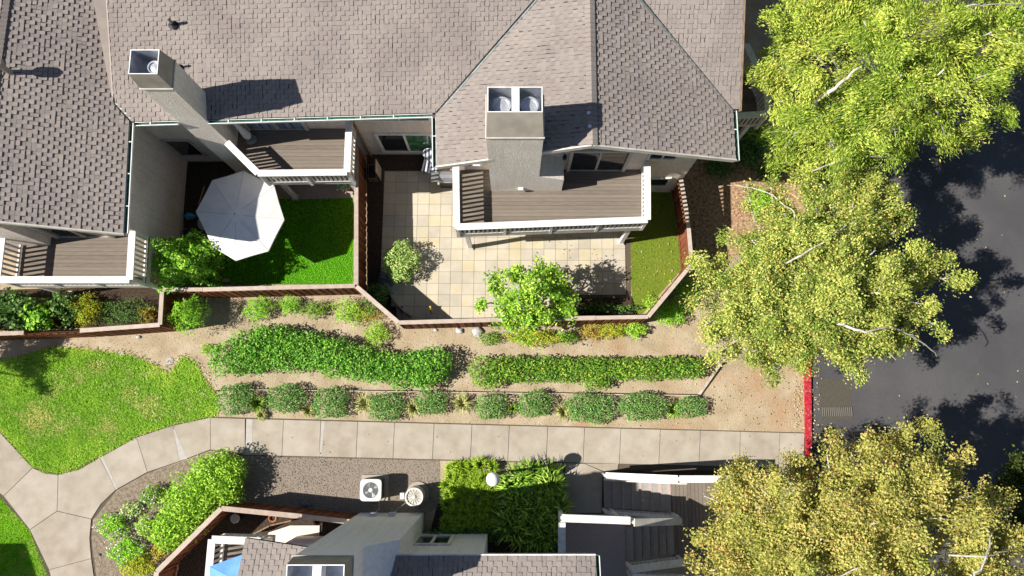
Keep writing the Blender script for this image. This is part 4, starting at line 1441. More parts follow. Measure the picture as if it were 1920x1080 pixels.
# lower flight: seven treads up to the right
nst = 7
stf = MB()
stf.add([(3.45, -3.48, .0), (5.70, -3.48, 0), (5.70, -3.48, 1.28), (3.45, -3.48, .02), (3.45, -2.3, .0), (5.70, -2.3, 0), (5.70, -2.3, 1.28), (3.45, -2.3, .02)],
        [[0, 1, 2, 3], [7, 6, 5, 4], [1, 5, 6, 2], [2, 6, 7, 3], [0, 4, 5, 1], [3, 7, 4, 0]])
fl1 = stf.build('stair', M['carpet'], h3)
for i in range(nst):
    x = 3.45 + i * .322
    piece('tread', fl1, (x + .165, -2.89, .17 * (i + 1)), (.34, 1.14, .05), M['tread'])
    piece('riser', fl1, (x + .02, -2.89, .17 * (i + 1) - .105), (.03, 1.14, .155), M['wood'])
    piece('nosing', fl1, (x + .005, -2.89, .17 * (i + 1) + .022), (.03, 1.15, .02), M['palewood'])
rail_run(fl1, (3.42, -2.24, .05), (5.75, -2.24, 1.33))
rail_run(fl1, (3.42, -3.53, .05), (5.72, -3.53, 1.33), wd=.11)
fl1t = MB().tube([(3.5, -2.37, .9), (3.38, -2.37, .85), (3.38, -2.39, .75), (3.5, -2.42, .78), (5.9, -2.42, 2.08), (6.1, -2.42, 2.1)], .022, 8)
fl1t.build('handrail', M['white'], fl1)
# middle landing of planks
ml_ = MB()
ml_.box(5.72, 7.6, -5.1, -2.2, 1.2, 1.33)
mid = ml_.build('landing', M['wood'], h3)
x = 5.73
while x < 7.5:
    piece('plank', mid, (x + .065, -3.65, 1.35), (.125, 2.88, .04), M['deck'])
    x += .135
rail_run(mid, (5.80, -2.24, 1.37), (7.55, -2.24, 1.37))
rail_run(mid, (7.55, -2.3, 1.37), (7.55, -5.0, 1.37))
# upper flight back to the left
st2 = MB()
st2.add([(3.8, -4.88, 2.2), (5.71, -4.88, 1.1), (5.71, -4.88, 1.32), (3.8, -4.88, 2.44), (3.8, -3.78, 2.2), (5.71, -3.78, 1.1), (5.71, -3.78, 1.32), (3.8, -3.78, 2.44)],
        [[0, 1, 2, 3], [7, 6, 5, 4], [1, 5, 6, 2], [2, 6, 7, 3], [0, 4, 5, 1], [3, 7, 4, 0]])
fl2 = st2.build('stair', M['carpet'], h3)
for i in range(6):
    x = 5.70 - i * .315
    piece('tread', fl2, (x - .16, -4.33, 1.37 + .185 * (i + 1)), (.335, 1.06, .05), M['tread'])
    piece('nosing', fl2, (x + .002, -4.33, 1.37 + .185 * (i + 1) + .022), (.03, 1.07, .02), M['wood'])
    piece('riser', fl2, (x - .02, -4.33, 1.37 + .185 * (i + 1) - .11), (.03, 1.06, .165), M['carpet'])
rail_run(fl2, (3.98, -3.50, 2.66), (5.75, -3.62, 1.55), M['offwhite'])
rail_run(fl2, (3.85, -4.95, 2.66), (5.8, -4.95, 1.55))
rail_run(land, (3.87, -5.2, 2.66), (7.9, -5.45, 2.66))

# house off to the lower left: only its shadow reaches the picture
h4 = thing('townhouse', 'neighbouring townhouse beyond the lower left lawn', 'house', (-28, -11, 0))
MB().prism([(-33, -16), (-24.6, -16), (-24.6, -6.4), (-33, -6.4)], 0, 5.3).build('wall', M['stucco'], h4)
rb = MB()
rb.slab([(-23.7, -5.7, 5.4), (-34, -5.7, 5.4), (-34, -11, 7.6), (-23.7, -11, 7.6)], .16)
rb.slab([(-23.7, -11, 7.6), (-34, -11, 7.6), (-34, -16.3, 5.4), (-23.7, -16.3, 5.4)], .16)
rb.build('roof', M['shingle'], h4)


# ------------------------------------------------------------------ fences
def fence(label, top_px, ztop=1.8, lattice=True, capw=.15, gaps=(), inner=False, group='redwood fences around the yards', facing=1, capm=None):
    pts = [P(x, y, ztop) for x, y in top_px]
    f = thing('fence', label, 'fence', (pts[0].x, pts[0].y, 0), group)
    bb = ztop - .05
    lat0 = ztop - .36
    board_top = lat0 if lattice else bb
    lb = MB()
    for i in range(len(pts) - 1):
        a, b = pts[i].copy(), pts[i + 1].copy()
        a.z = b.z = 0
        d = (b - a).normalized()
        L = (b - a).length
        ang = math.atan2(d.y, d.x)
        nrm = Vector((-d.y, d.x, 0)) * facing
        # caps in lengths
        k = max(1, round(L / 2.3))
        for j in range(k):
            if (i, j) in gaps: continue
            s0, s1 = a + d * (L * j / k + .004), a + d * (L * (j + 1) / k - .004)
            dz = random.uniform(-.008, .008)
            beam_piece('cap_board', f, s0 + Vector((0, 0, ztop + dz)), s1 + Vector((0, 0, ztop + dz)), capw + random.uniform(-.01, .01), .04, capm or M['cap'])
        n = max(1, round(L / .15))
        for j in range(n):
            p = a + d * (L * (j + .5) / n) + nrm * (.012 + (.022 if j % 2 else 0))
            piece('board', f, (p.x, p.y, board_top / 2 + .02), (L / n + (.035 if j % 2 else -.014), .02, board_top - .04 + random.uniform(-.01, .01)), M['board'], ang)
        kp = max(1, round(L / 2.3))
        for j in range(kp + (1 if i == len(pts) - 2 else 0)):
            p = a + d * (L * j / kp) - nrm * .03
            piece('post', f, (p.x, p.y, bb / 2), (.09, .09, bb), M['board'], ang)
        for zz in (.25, board_top - .03):
            p0 = a - nrm * .02
            p1 = b - nrm * .02
            beam_piece('rail', f, p0 + Vector((0, 0, zz)), p1 + Vector((0, 0, zz)), .04, .09, M['board'])
        if lattice:
            hh = bb - lat0
            s_ = 0.0
            while s_ < L + hh:
                for sg in (1, -1):
                    q0, q1 = (s_ - hh, s_) if sg == 1 else (s_, s_ - hh)
                    t0, t1 = lat0, bb
                    # clip to the run
                    def cl(q, z_, qo, zo):
                        if q < 0: r_ = (0 - qo) / (q - qo); return 0, zo + (z_ - zo) * r_
                        if q > L: r_ = (L - qo) / (q - qo); return L, zo + (z_ - zo) * r_
                        return q, z_
                    if (q0 < 0 and q1 < 0) or (q0 > L and q1 > L): continue
                    a0, z0 = cl(q0, t0, q1, t1)
                    a1, z1 = cl(q1, t1, q0, t0)
                    if abs(a1 - a0) < .02: continue
                    o_ = nrm * (.012 if sg == 1 else .022)
                    p0 = a + d * a0 + o_ + Vector((0, 0, z0))
                    p1 = a + d * a1 + o_ + Vector((0, 0, z1))
                    dd = (p1 - p0).normalized()
                    sd_ = dd.cross(nrm).normalized() * .031
                    th = nrm * .004
                    lb.add([p0 + sd_ - th, p0 - sd_ - th, p1 - sd_ - th, p1 + sd_ - th, p0 + sd_ + th, p0 - sd_ + th, p1 - sd_ + th, p1 + sd_ + th],
                           [[3, 2, 1, 0], [4, 5, 6, 7], [0, 1, 5, 4], [2, 3, 7, 6], [1, 2, 6, 5], [3, 0, 4, 7]])
                s_ += .105
    if lattice: lb.build('lattice', M['lattice'], f, kind='stuff')
    return f


fence('redwood fence round the narrow shrub bed left, below the left balcony', [(-60, 628), (150, 620), (300, 609), (304, 543)], 1.7, facing=-1, gaps=((0, 1),))
fence('straight redwood fence along the bottom of the umbrella courtyard', [(306, 543), (380, 543), (500, 540), (666, 536)], 1.75, facing=-1)
fence('redwood fence dividing the green courtyard lawn from the tiled patio', [(668, 534), (668, 400), (668, 268)], 1.75, facing=-1)
fence('redwood fence that bends round the front of the tiled patio', [(668, 537), (747, 605), (920, 600), (1215, 594), (1297, 495), (1290, 415), (1276, 332)], 1.75, facing=-1, gaps=((1, 1),))
fence('redwood fence round the shaded yard at the bottom left', [(288, 1110), (294, 1072), (415, 953), (562, 968), (690, 982)], 1.7, lattice=False, facing=1, capw=.17)

# ------------------------------------------------------------------ yard furniture
def parasol(label, hub_px, hub_z, hem_px, hem_z, m, pole_z0=0.0, drop=.03):
    hub = P(*hub_px, hub_z)
    t = thing('parasol', label, 'parasol', (hub.x, hub.y, pole_z0))
    hem = [P(x, y, hem_z) for x, y in hem_px]
    n = len(hem)
    mb = MB()
    for i in range(n):
        a, b = hem[i], hem[(i + 1) % n]
        m1 = (a + b) / 2
        m1 = m1.lerp(Vector((hub.x, hub.y, m1.z)), .008)
        ha, hb = hub.lerp(a, .13), hub.lerp(b, .13)
        q1, q2 = hub.lerp(a, .55) + Vector((0, 0, -.0)), hub.lerp(b, .55)
        sag = (q1 + q2) / 2 - Vector((0, 0, .006))
        mb.add([ha, hb, q2, sag, q1, a, m1, b], [[0, 4, 3, 2, 1][::-1], [4, 5, 6, 3][::-1], [3, 6, 7, 2][::-1]])
        dv = Vector((0, 0, .08))
        mb.add([a, m1, b, b - dv, m1 - dv, a - dv], [[0, 1, 4, 5], [1, 2, 3, 4]])
    mb.build('canopy', m, t)
    vb = MB()
    top = hub + Vector((0, 0, .02))
    for i in range(n):
        a, b = hub.lerp(hem[i], .16) + Vector((0, 0, .014)), hub.lerp(hem[(i + 1) % n], .16) + Vector((0, 0, .014))
        vb.add([top, a, b], [[0, 1, 2]])
    vb.build('vent', m, t)
    MB().lathe([(.02, 0), (.025, .03), (.008, .06)], hub + Vector((0, 0, .05)), 10).build('finial', M['black'], t)
    MB().tube([(hub.x, hub.y, pole_z0 + .02), (hub.x, hub.y, hub_z)], .025, 10).build('pole', M['steel'], t)
    for i in range(n):
        beam_piece('seam', t, hub.lerp(hem[i], .17) + Vector((0, 0, .003)), hem[i] + Vector((0, 0, .003)), .018, .006, M['offwhite'] if m == M['canvas'] else m)
        beam_piece('rib', t, hub - Vector((0, 0, .05)), hem[i] - Vector((0, 0, .03)), .015, .02, M['steel'])
    MB().lathe([(.25, 0), (.25, .06), (.05, .1), (.04, .3)], (hub.x, hub.y, pole_z0), 18).build('base', M['steel'], t)
    return t


parasol('large white octagonal parasol open over the left courtyard', (441, 402), 2.62, [(457, 320), (514, 348), (533, 412), (503, 471), (442, 489), (399, 464), (367, 397), (398, 338)][::-1], 2.25, M['canvas'])
hubx = P(470, 1095, 4.9)
parasol('blue parasol open on the small lower balcony', (462, 1098), 5.0, [(480, 1030), (540, 1075), (545, 1130), (500, 1165), (430, 1165), (392, 1130), (393, 1062)][::-1], 4.55, M['bluecanvas'], 2.86)


def chair(label, px, py, ang):
    p = P(px, py, .8)
    p.z = 0
    t = thing('chair', label, 'chair', p, 'striped cushioned chairs on the patio')
    c, s_ = math.cos(ang), math.sin(ang)

    def L(x, y, z): return Vector((p.x + x * c - y * s_, p.y + x * s_ + y * c, z))
    # round striped backrest, leaning
    mb = MB()
    n = 9
    for i in range(n):
        x0, x1 = -.33 + .66 * i / n, -.33 + .66 * (i + 1) / n
        zr0, zr1 = math.sqrt(max(0, .34 ** 2 - x0 ** 2)), math.sqrt(max(0, .34 ** 2 - x1 ** 2))
        vs = []
        for (x, zr) in ((x0, zr0), (x1, zr1)):
            for sg, off in ((-1, 0), (1, 0), (1, .07), (-1, .07)):
                hh = sg * zr
                vs.append(L(x, .28 + hh * .35 + off, .78 + hh * .9))
        mb.add(vs, [[0, 1, 2, 3], [7, 6, 5, 4], [0, 4, 5, 1], [1, 5, 6, 2], [2, 6, 7, 3], [3, 7, 4, 0]], i % 2)
    mb.build('backrest', [M['stripewhite'], M['stripeblue']], t)
    mb = MB()
    for i in range(n):
        x0, x1 = -.30 + .60 * i / n, -.30 + .60 * (i + 1) / n
        q = [L(x0, -.3, .46), L(x1, -.3, .46), L(x1, .27, .44), L(x0, .27, .44)]
        mb.add([v - Vector((0, 0, .1)) for v in q] + q, [[3, 2, 1, 0], [4, 5, 6, 7], [0, 1, 5, 4], [1, 2, 6, 5], [2, 3, 7, 6], [3, 0, 4, 7]], i % 2)
    mb.build('seat', [M['stripewhite'], M['stripeblue']], t)
    for x in (-.28, .28):
        for y in (-.27, .25):
            q = L(x, y, 0)
            piece('leg', t, (q.x, q.y, .17), (.04, .04, .34), M['steel'], ang)
    return t


chair('striped patio chair under the gable eave, farther from the grill', 809, 266, -.3)
chair('striped patio chair nearest the grill, half under the gable eave', 805, 304, -.2)
# gas grill by the house
p = P(838, 330, .9)
p.z = 0
gt = thing('grill', 'grey hooded grill tucked beside the big balcony post', 'grill', p)
MB().box(p.x - .3, p.x + .3, p.y - .22, p.y + .22, .08, .8).build('cabinet', M['black'], gt)
hb = MB()
for i in range(6):
    a0, a1 = math.pi * i / 6, math.pi * (i + 1) / 6
    hb.add([(p.x - .31, p.y - .24 * math.cos(a0), .81 + .25 * math.sin(a0)), (p.x + .31, p.y - .24 * math.cos(a0), .81 + .25 * math.sin(a0)),
            (p.x + .31, p.y - .24 * math.cos(a1), .81 + .25 * math.sin(a1)), (p.x - .31, p.y - .24 * math.cos(a1), .81 + .25 * math.sin(a1))], [[0, 1, 2, 3]])
for sx in (-.31, .31):
    hb.add([(p.x + sx, p.y - .24 * math.cos(math.pi * i / 6), .81 + .25 * math.sin(math.pi * i / 6)) for i in range(7)], [list(range(7))])
hb.build('hood', M['steel'], gt)
MB().tube([(p.x - .2, p.y - .27, .9), (p.x + .2, p.y - .27, .9)], .015, 8).build('handle', M['sheetmetal'], gt)
piece('side_shelf', gt, (p.x - .47, p.y, .8), (.32, .4, .03), M['steel'])

# planter box and post near the dividing fence
p = P(698, 322, .4)
pt = thing('planter_box', 'weathered wooden box against the wall at the head of the patio bed', 'planter', (p.x, p.y, 0))
for dx_, sx_, sy_ in ((0, .34, .5),):
    MB().box(p.x - .17, p.x + .17, p.y - .3, p.y + .3, 0, .42).build('box', M['wood'], pt)
    MB().box(p.x - .14, p.x + .14, p.y - .27, p.y + .27, .421, .43).build('soil', M['soil'], pt)
piece('stake', pt, (p.x + .28, p.y, .6), (.04, .5, 1.2), M['palewood'])

# curved timber edging in the corner of the patio
ce = MB()
pts = [P(x, y, .25) for x, y in [(728, 543), (737, 560), (748, 574), (760, 585), (772, 592)]]
edge = thing('planter_edge', 'curved timber edging in the patio corner below the round shrub', 'edging', (pts[2].x, pts[2].y, 0))
for i in range(len(pts) - 1):
    ce.beam(pts[i] - Vector((0, 0, .1)), pts[i + 1] - Vector((0, 0, .1)), .05, .3)
ce.build('edging_board', M['palewood'], edge)
# stacked rocks
rk = thing('rock_pile', 'dark grey rock pile with a basin below the round patio shrub', 'rocks', P(729, 520))
for i in range(16):
    a = i / 16 * 6.28
    r_ = random.uniform(.08, .32)
    c0 = P(729, 520) + Vector((r_ * math.cos(a), r_ * math.sin(a), 0))
    s_ = random.uniform(.07, .13)
    mb = MB()
    pr = [(s_ * random.uniform(.7, 1), 0), (s_ * random.uniform(.8, 1.1), s_ * .6), (s_ * .6, s_ * 1.1), (s_ * .15, s_ * 1.25)]
    mb.lathe(pr, c0, 6)
    mb.build('rock', M['darkrock'], rk)


def rock(label, px, py, s_, m=None):
    mb = MB()
    c0 = P(px, py)
    n = 9
    prof = [(.8, 0), (1, .25), (.8, .55), (.4, .75), (.05, .8)]
    vs, fs = [], []
    off = [random.uniform(.75, 1.2) for _ in range(n)]
    for r_, z in prof:
        for k in range(n):
            t = 6.283 * k / n
            rr = r_ * s_ * off[k] * random.uniform(.92, 1.08)
            vs.append((c0.x + rr * math.cos(t), c0.y + rr * math.sin(t) * .75, z * s_))
    for i in range(len(prof) - 1):
        for k in range(n):
            fs.append([i * n + k, i * n + (k + 1) % n, (i + 1) * n + (k + 1) % n, (i + 1) * n + k])
    fs.append([(len(prof) - 1) * n + k for k in range(n)])
    mb.add(vs, fs)
    return mb.build('rock', m or M['rock'], None, label, 'rock', None, loc=(c0.x, c0.y, 0))


rock('pale rock on the courtyard grass beside the citrus shrub', 424, 526, .12)
rock('flat white stone below the patio fence where its cap is missing', 861, 620, .17)
rock('speckled pale rock beside the flat white stone under the patio fence', 896, 622, .24)
rock('small pale rock against the patio fence foot, left of the flat stone', 817, 619, .09)
rock('small pale rock on the bare dirt under the left fence', 260, 632, .1)
rock('smooth grey rock in the shaded gravel behind the bottom fence', 574, 945, .2, M['darkrock'])
rock('lone grey stone in the mulch beside the curved path', 187, 1040, .08, M['darkrock'])
rock('pale rock at the base of the street tree near the red kerb', 1455, 687, .2)

# valve covers
for (px, py, lab, rr) in ((228, 663, 'white round valve cover at the upper edge of the big lawn', .09), (318, 677, 'larger round concrete valve cover in the notch of the big lawn', .13)):
    c0 = P(px, py)
    t = thing('valve_cover', lab, 'valve cover', c0, 'valve covers by the lawn')
    MB().lathe([(rr, 0), (rr, .025), (rr * .9, .03)], c0, 20).build('lid', M['concrete_new'], t)
    MB().ring(rr * 1.02, rr * 1.3, 0, .02, c0, 20).build('collar', M['concrete'], t)

# potted plant by the courtyard post
p = P(648, 350, .3)
p.z = .03
pp = thing('potted_plant', 'white flowering potted plant at the corner of the middle balcony', 'potted plant', p)
MB().lathe([(.11, 0), (.17, .3), (.18, .32), (.15, .32)], p, 16).build('pot', M['terracotta'], pp)
q, o_ = blob_points(260, .28, .28, .45)
A, B = orient(260, o_, .6, .6, .5, .08, .05)
leaf_mesh('foliage', q + np.array([p.x, p.y, .33]), A, B, LM['bright'], pp)
q, o_ = blob_points(90, .3, .3, .5, shell=.95)
A, B = orient(90, o_, 1, .6, .3, .07, .06)
leaf_mesh('flower', q + np.array([p.x, p.y, .33]), A, B, LM['flower'], pp, kind='stuff')

# courtyard clutter beside the parasol
c0 = P(385, 418, .45)
t = thing('side_table', 'round dark grey side table half hidden by the white parasol', 'table', (c0.x, c0.y, 0))
MB().lathe([(.30, .42), (.31, .45), (.31, .47)], (c0.x, c0.y, 0), 24).build('table_top', M['steel'], t)
MB().lathe([(.2, 0), (.05, .04), (.04, .41)], (c0.x, c0.y, 0), 14).build('pedestal', M['black'], t)
c0 = P(347, 434, .2)
t = thing('plant_pot', 'small empty grey pot against the courtyard wall', 'pot', (c0.x, c0.y, 0))
MB().lathe([(.09, 0), (.13, .22), (.12, .22), (.09, .05)], (c0.x, c0.y, 0), 18).build('pot', M['shroud'], t)
MB().lathe([(.1, 0), (.02, .01)], (c0.x, c0.y, .15), 14).build('soil', M['soil'], t)
c0 = P(354, 404, .2)
bb = MB()
n = 10
vs, fs = [], []
for i, (r_, z) in enumerate(((.16, 0), (.2, .12), (.14, .22), (.05, .27))):
    for k in range(n):
        tt = 6.283 * k / n
        rr = r_ * random.uniform(.75, 1.25)
        vs.append((c0.x + rr * math.cos(tt) * 1.2, c0.y + rr * math.sin(tt) * .8, z))
for i in range(3):
    for k in range(n):
        fs.append([i * n + k, i * n + (k + 1) % n, (i + 1) * n + (k + 1) % n, (i + 1) * n + k])
fs.append([3 * n + k for k in range(n)])
bb.add(vs, fs)
bb.build('plastic_bag', M['bluebag'], None, 'crumpled blue plastic bag on the ground left of the white parasol', 'bag', None, loc=(c0.x, c0.y, 0))
MB().tube([P(372, 384, .5), P(383, 350, 1.3)], .014, 6).build('garden_stake', M['yellow'], None, 'thin yellow stake leaning beside the white parasol', 'stake', loc=P(372, 384))
MB().tube([P(809, 587, 0), P(807, 580, .35), P(807, 574, .36)], .05, 8).build('garden_stake', M['yellow'], None, 'short thick yellow stake inside the patio fence corner', 'stake', loc=P(809, 587))

# folded parasol on the middle balcony
p = Vector((-9.62, 9.95, ZD))
fp = thing('folded_parasol', 'folded white parasol leaning in the corner of the middle balcony', 'parasol', p)
q = p + Vector((-.25, .22, 1.9))
MB().tube([p, q], .018, 8).build('pole', M['steel'], fp)
d_ = q - p
MB().tube([p + d_ * .12, p + d_ * .2, p + d_ * .32, p + d_ * .6, p + d_ * .98], [.12, .16, .13, .075, .02], 8).build('canopy', M['canvas'], fp)
MB().lathe([(.2, 0), (.2, .05), (.04, .08)], p, 16).build('base', M['steel'], fp)

# globe lamp
lp = P(927, 887)
lm = thing('lamp_post', 'white globe lamp on a slim post among the strap-leaf plants', 'lamp', lp)
MB().tube([lp, lp + Vector((0, 0, 2.62))], .045, 12).build('post', M['black'], lm)
MB().lathe([(.12, 0), (.12, .03), (.06, .08)], lp, 16).build('base', M['black'], lm)
gb = MB()
gc = lp + Vector((0.02, 0.02, 2.85))
gb.lathe([(.235 * math.sin(math.pi * i / 14) + .001, -.235 * math.cos(math.pi * i / 14)) for i in range(15)], gc, 26)
gb.build('globe', M['globe'], lm, smooth=True)

# air conditioners
c0 = P(695, 919, .82)
ac = thing('air_conditioner', 'square grey air conditioner with round fan grille on the gravel', 'air conditioner', (c0.x, c0.y, 0), 'air conditioners behind the lower house')
x, y = c0.x, c0.y


def rsq(h, r_, n=5):
    out = []
    for cx, cy, a0 in ((1, 1, 0), (-1, 1, 90), (-1, -1, 180), (1, -1, 270)):
        for i in range(n):
            a = R(a0 + 90 * i / (n - 1))
            out.append((x + cx * (h - r_) + r_ * math.cos(a), y + cy * (h - r_) + r_ * math.sin(a)))
    return out


MB().box(x - .5, x + .52, y - .46, y + .48, 0, .07).build('pad', M['concrete'], ac)
MB().prism(rsq(.37, .06), .071, .76).build('body', M['acdark'], ac)
# top plate with a round hole
tb = MB()
nn = 40
outer, inner = [], []
for k in range(nn):
    a = 2 * math.pi * (k + .5) / nn
    rr = .39 * (abs(math.cos(a)) ** 7 + abs(math.sin(a)) ** 7) ** (-1 / 7)
    outer.append((x + rr * math.cos(a), y + rr * math.sin(a)))
    inner.append((x + .285 * math.cos(a), y + .285 * math.sin(a)))
vs = [(*p_, .761) for p_ in outer] + [(*p_, .83) for p_ in outer] + [(*p_, .835) for p_ in inner] + [(*p_, .78) for p_ in inner]
for i in range(nn):
    j = (i + 1) % nn
    tb.add([vs[i], vs[j], vs[nn + j], vs[nn + i]], [[0, 1, 2, 3]])
    tb.add([vs[nn + i], vs[nn + j], vs[2 * nn + j], vs[2 * nn + i]], [[0, 1, 2, 3]])
    tb.add([vs[2 * nn + i], vs[2 * nn + j], vs[3 * nn + j], vs[3 * nn + i]], [[0, 1, 2, 3]])
tb.build('top_cover', M['acgrey'], ac)
for r_ in (.10, .14, .18, .22, .26):
    MB().ring(r_ - .008, r_ + .008, .81, .818, (x, y, 0), 28).build('grille_ring', M['steel'], ac)
MB().lathe([(.075, .80), (.075, .83), (.05, .84)], (x, y, 0), 18).build('hub', M['acgrey'], ac)
for i in range(4):
    a = i * math.pi / 2 + .5
    fb = MB()
    fb.add([(x + .07 * math.cos(a), y + .07 * math.sin(a), .772), (x + .26 * math.cos(a - .28), y + .26 * math.sin(a - .28), .765), (x + .26 * math.cos(a + .28), y + .26 * math.sin(a + .28), .795)], [[0, 1, 2]])
    fb.build('fan_blade', M['acgrey'], ac)
c0 = P(776, 932, .78)
ac2 = thing('air_conditioner', 'round beige air conditioner with white control box on the gravel', 'air conditioner', (c0.x, c0.y, 0), 'air conditioners behind the lower house')
x, y = c0.x, c0.y
MB().lathe([(.42, 0), (.42, .06)], (x + .05, y + .06, 0), 26).build('pad', M['concrete'], ac2)
MB().lathe([(.34, .061), (.34, .70), (.33, .74)], (x, y, 0), 28).build('body', M['acbeige'], ac2)
MB().ring(.275, .335, .741, .79, (x, y, 0), 32).build('top_ring', M['acgrey'], ac2)
MB().lathe([(.26, .742), (.01, .745)], (x, y, 0), 24).build('fan_deck', M['acbeige'], ac2)
for i in range(14):
    a = i * 2 * math.pi / 14
    beam_piece('grille_bar', ac2, (x + .05 * math.cos(a), y + .05 * math.sin(a), .775), (x + .28 * math.cos(a), y + .28 * math.sin(a), .775), .012, .012, M['acgrey'])
MB().lathe([(.06, .76), (.06, .80), (.02, .81)], (x, y, 0), 14).build('hub', M['acgrey'], ac2)
MB().box(x - .52, x - .37, y - .08, y + .14, .35, .72).build('control_box', M['acgrey'], ac2)
# conduits and service boxes on the lower chimney wall
for (px, dx_, lab) in ((700, 0, 'left grey disconnect box on the lower chimney wall'), (735, 0, 'right grey disconnect box on the lower chimney wall')):
    q = P(px, 967, .9)
    t = thing('disconnect_box', lab, 'electric box', (q.x, -3.62, .9), 'disconnect boxes behind the lower house')
    MB().box(q.x - .11, q.x + .11, -3.655, -3.54, .75, 1.05).build('box', M['acgrey'], t)
    MB().box(q.x - .12, q.x + .12, -3.655, -3.53, 1.051, 1.07).build('lid', M['sheetmetal'], t)
    end = (-4.95, -3.0, .35) if px == 700 else (-3.98, -3.0, .45)
    MB().tube([(q.x + .05, -3.57, .75), (q.x + .1, -3.5, .3), (end[0], -3.3, .2), end], .018, 6).build('conduit', M['steel'], t)

# timber edging boards in the planting bed
eb = thing('edging_board', 'long low timber edging board behind the row of clipped shrubs', 'edging', P(860, 736))
for i in range(5):
    xa, xb = 404 + i * 181, 404 + (i + 1) * 181 - 2
    a, b_ = P(xa, 730 + (xa - 404) * .013, .14), P(xb, 730 + (xb - 404) * .013, .14)
    beam_piece('board', eb, a, b_, .035, .22, M['palewood'])
    piece('stake', eb, (a.x + .05, a.y - .05, .12), (.05, .04, .24), M['wood'])
pb_ = thing('timber_board', 'pale timber board lying slanted at the right end of the bed', 'board', P(1330, 712))
beam_piece('board', pb_, P(1308, 744, .08), P(1351, 682, .16), .10, .05, M['palewood'])
piece('stake', pb_, P(1351, 682, .12), (.06, .06, .24), M['wood'])
tw = MB()
tw.tube([P(255, 704, .03), P(285, 697, .05), P(302, 698, .03)], [.01, .012, .006], 5)
tw.tube([P(258, 704, .03), P(280, 706, .04)], [.01, .004], 5)
tw.build('fallen_twig', M['palewood'], None, 'bare forked twig lying on the big lawn', 'twig', loc=P(270, 702))

# lower yard clutter
c0 = P(440, 972, .5)
t = thing('barrel_table', 'small round table with a pale top in the corner of the lower yard', 'table', (c0.x, c0.y, 0))
MB().lathe([(.17, .46), (.18, .48), (.15, .5)], (c0.x, c0.y, 0), 20).build('table_top', M['concrete_new'], t)
MB().lathe([(.16, 0), (.2, .2), (.16, .45)], (c0.x, c0.y, 0), 16).build('barrel', M['black'], t)
q = [P(x, y) for x, y in [(505, 998), (545, 985), (600, 985), (598, 1020), (490, 1020)]]
MB().prism([(p_.x, p_.y) for p_ in q], .004, .05).build('patio', M['cream'], kind='structure')
beam_piece('timber', thing('raised_bed', 'low timber raised bed edge in the lower yard', 'planter', P(540, 985)), P(478, 1000, .3), P(507, 985, .3), .05, .35, M['wood'])
rbp = [o for o in COL.objects if o.name.startswith('raised_bed')][0]
beam_piece('timber', rbp, P(509, 984, .3), P(548, 975, .3), .05, .35, M['wood'])
for (px, py, lab) in ((512, 971, 'terracotta pot on the raised bed nearer the fence corner'), (596, 977, 'terracotta pot by the slatted crate near the chimney')):
    c0 = P(px, py, .5)
    t = thing('flower_pot', lab, 'pot', (c0.x, c0.y, .3), 'terracotta pots in the lower yard')
    MB().ring(.1, .13, 0, .26, (c0.x, c0.y, .3), 16).build('pot', M['terracotta'], t)
    MB().lathe([(.1, .0), (.095, .2)], (c0.x, c0.y, .3), 12).build('soil', M['soil'], t)
    MB().ring(.125, .15, .22, .28, (c0.x, c0.y, .3), 16).build('rim', M['terracotta'], t)

# ------------------------------------------------------------------ planting
# hedges
def hedge(label, lobes, h, m, n, leaf, cat='hedge'):
    pts, outs = [], []
    cs = []
    tot = sum(a * b for _, _, a, b in lobes)
    base = P(lobes[0][0], lobes[0][1], 0)
    t = thing('hedge', label, cat, base)
    for (px, py, rx, ry) in lobes:
        c = P(px, py, h * .6)
        sc = 1350.0 / (CAM_H - h * .6)
        k = max(60, int(n * rx * ry / tot))
        p_, o_ = blob_points(k, rx * 1.0 / sc, ry * 1.04 / sc, h * random.uniform(.9, 1.08), 3.0, .7, .14)
        pts.append(p_ + np.array([c.x, c.y, 0]))
        outs.append(o_)
        cs.append(Vector((c.x, c.y, 0)))
    pts, outs = np.concatenate(pts), np.concatenate(outs)
    A, B = orient(len(pts), outs, .45, .6, .75, *leaf)
    leaf_mesh('foliage', pts, A, B, m, t)
    sb_ = MB()
    for c in cs:
        for i in range(3):
            sb_.tube([c, c + Vector((random.uniform(-.2, .2), random.uniform(-.2, .2), h * .7))], [.02, .008], 5)
    sb_.build('stem', M['stem'], t, kind='stuff')
    return t


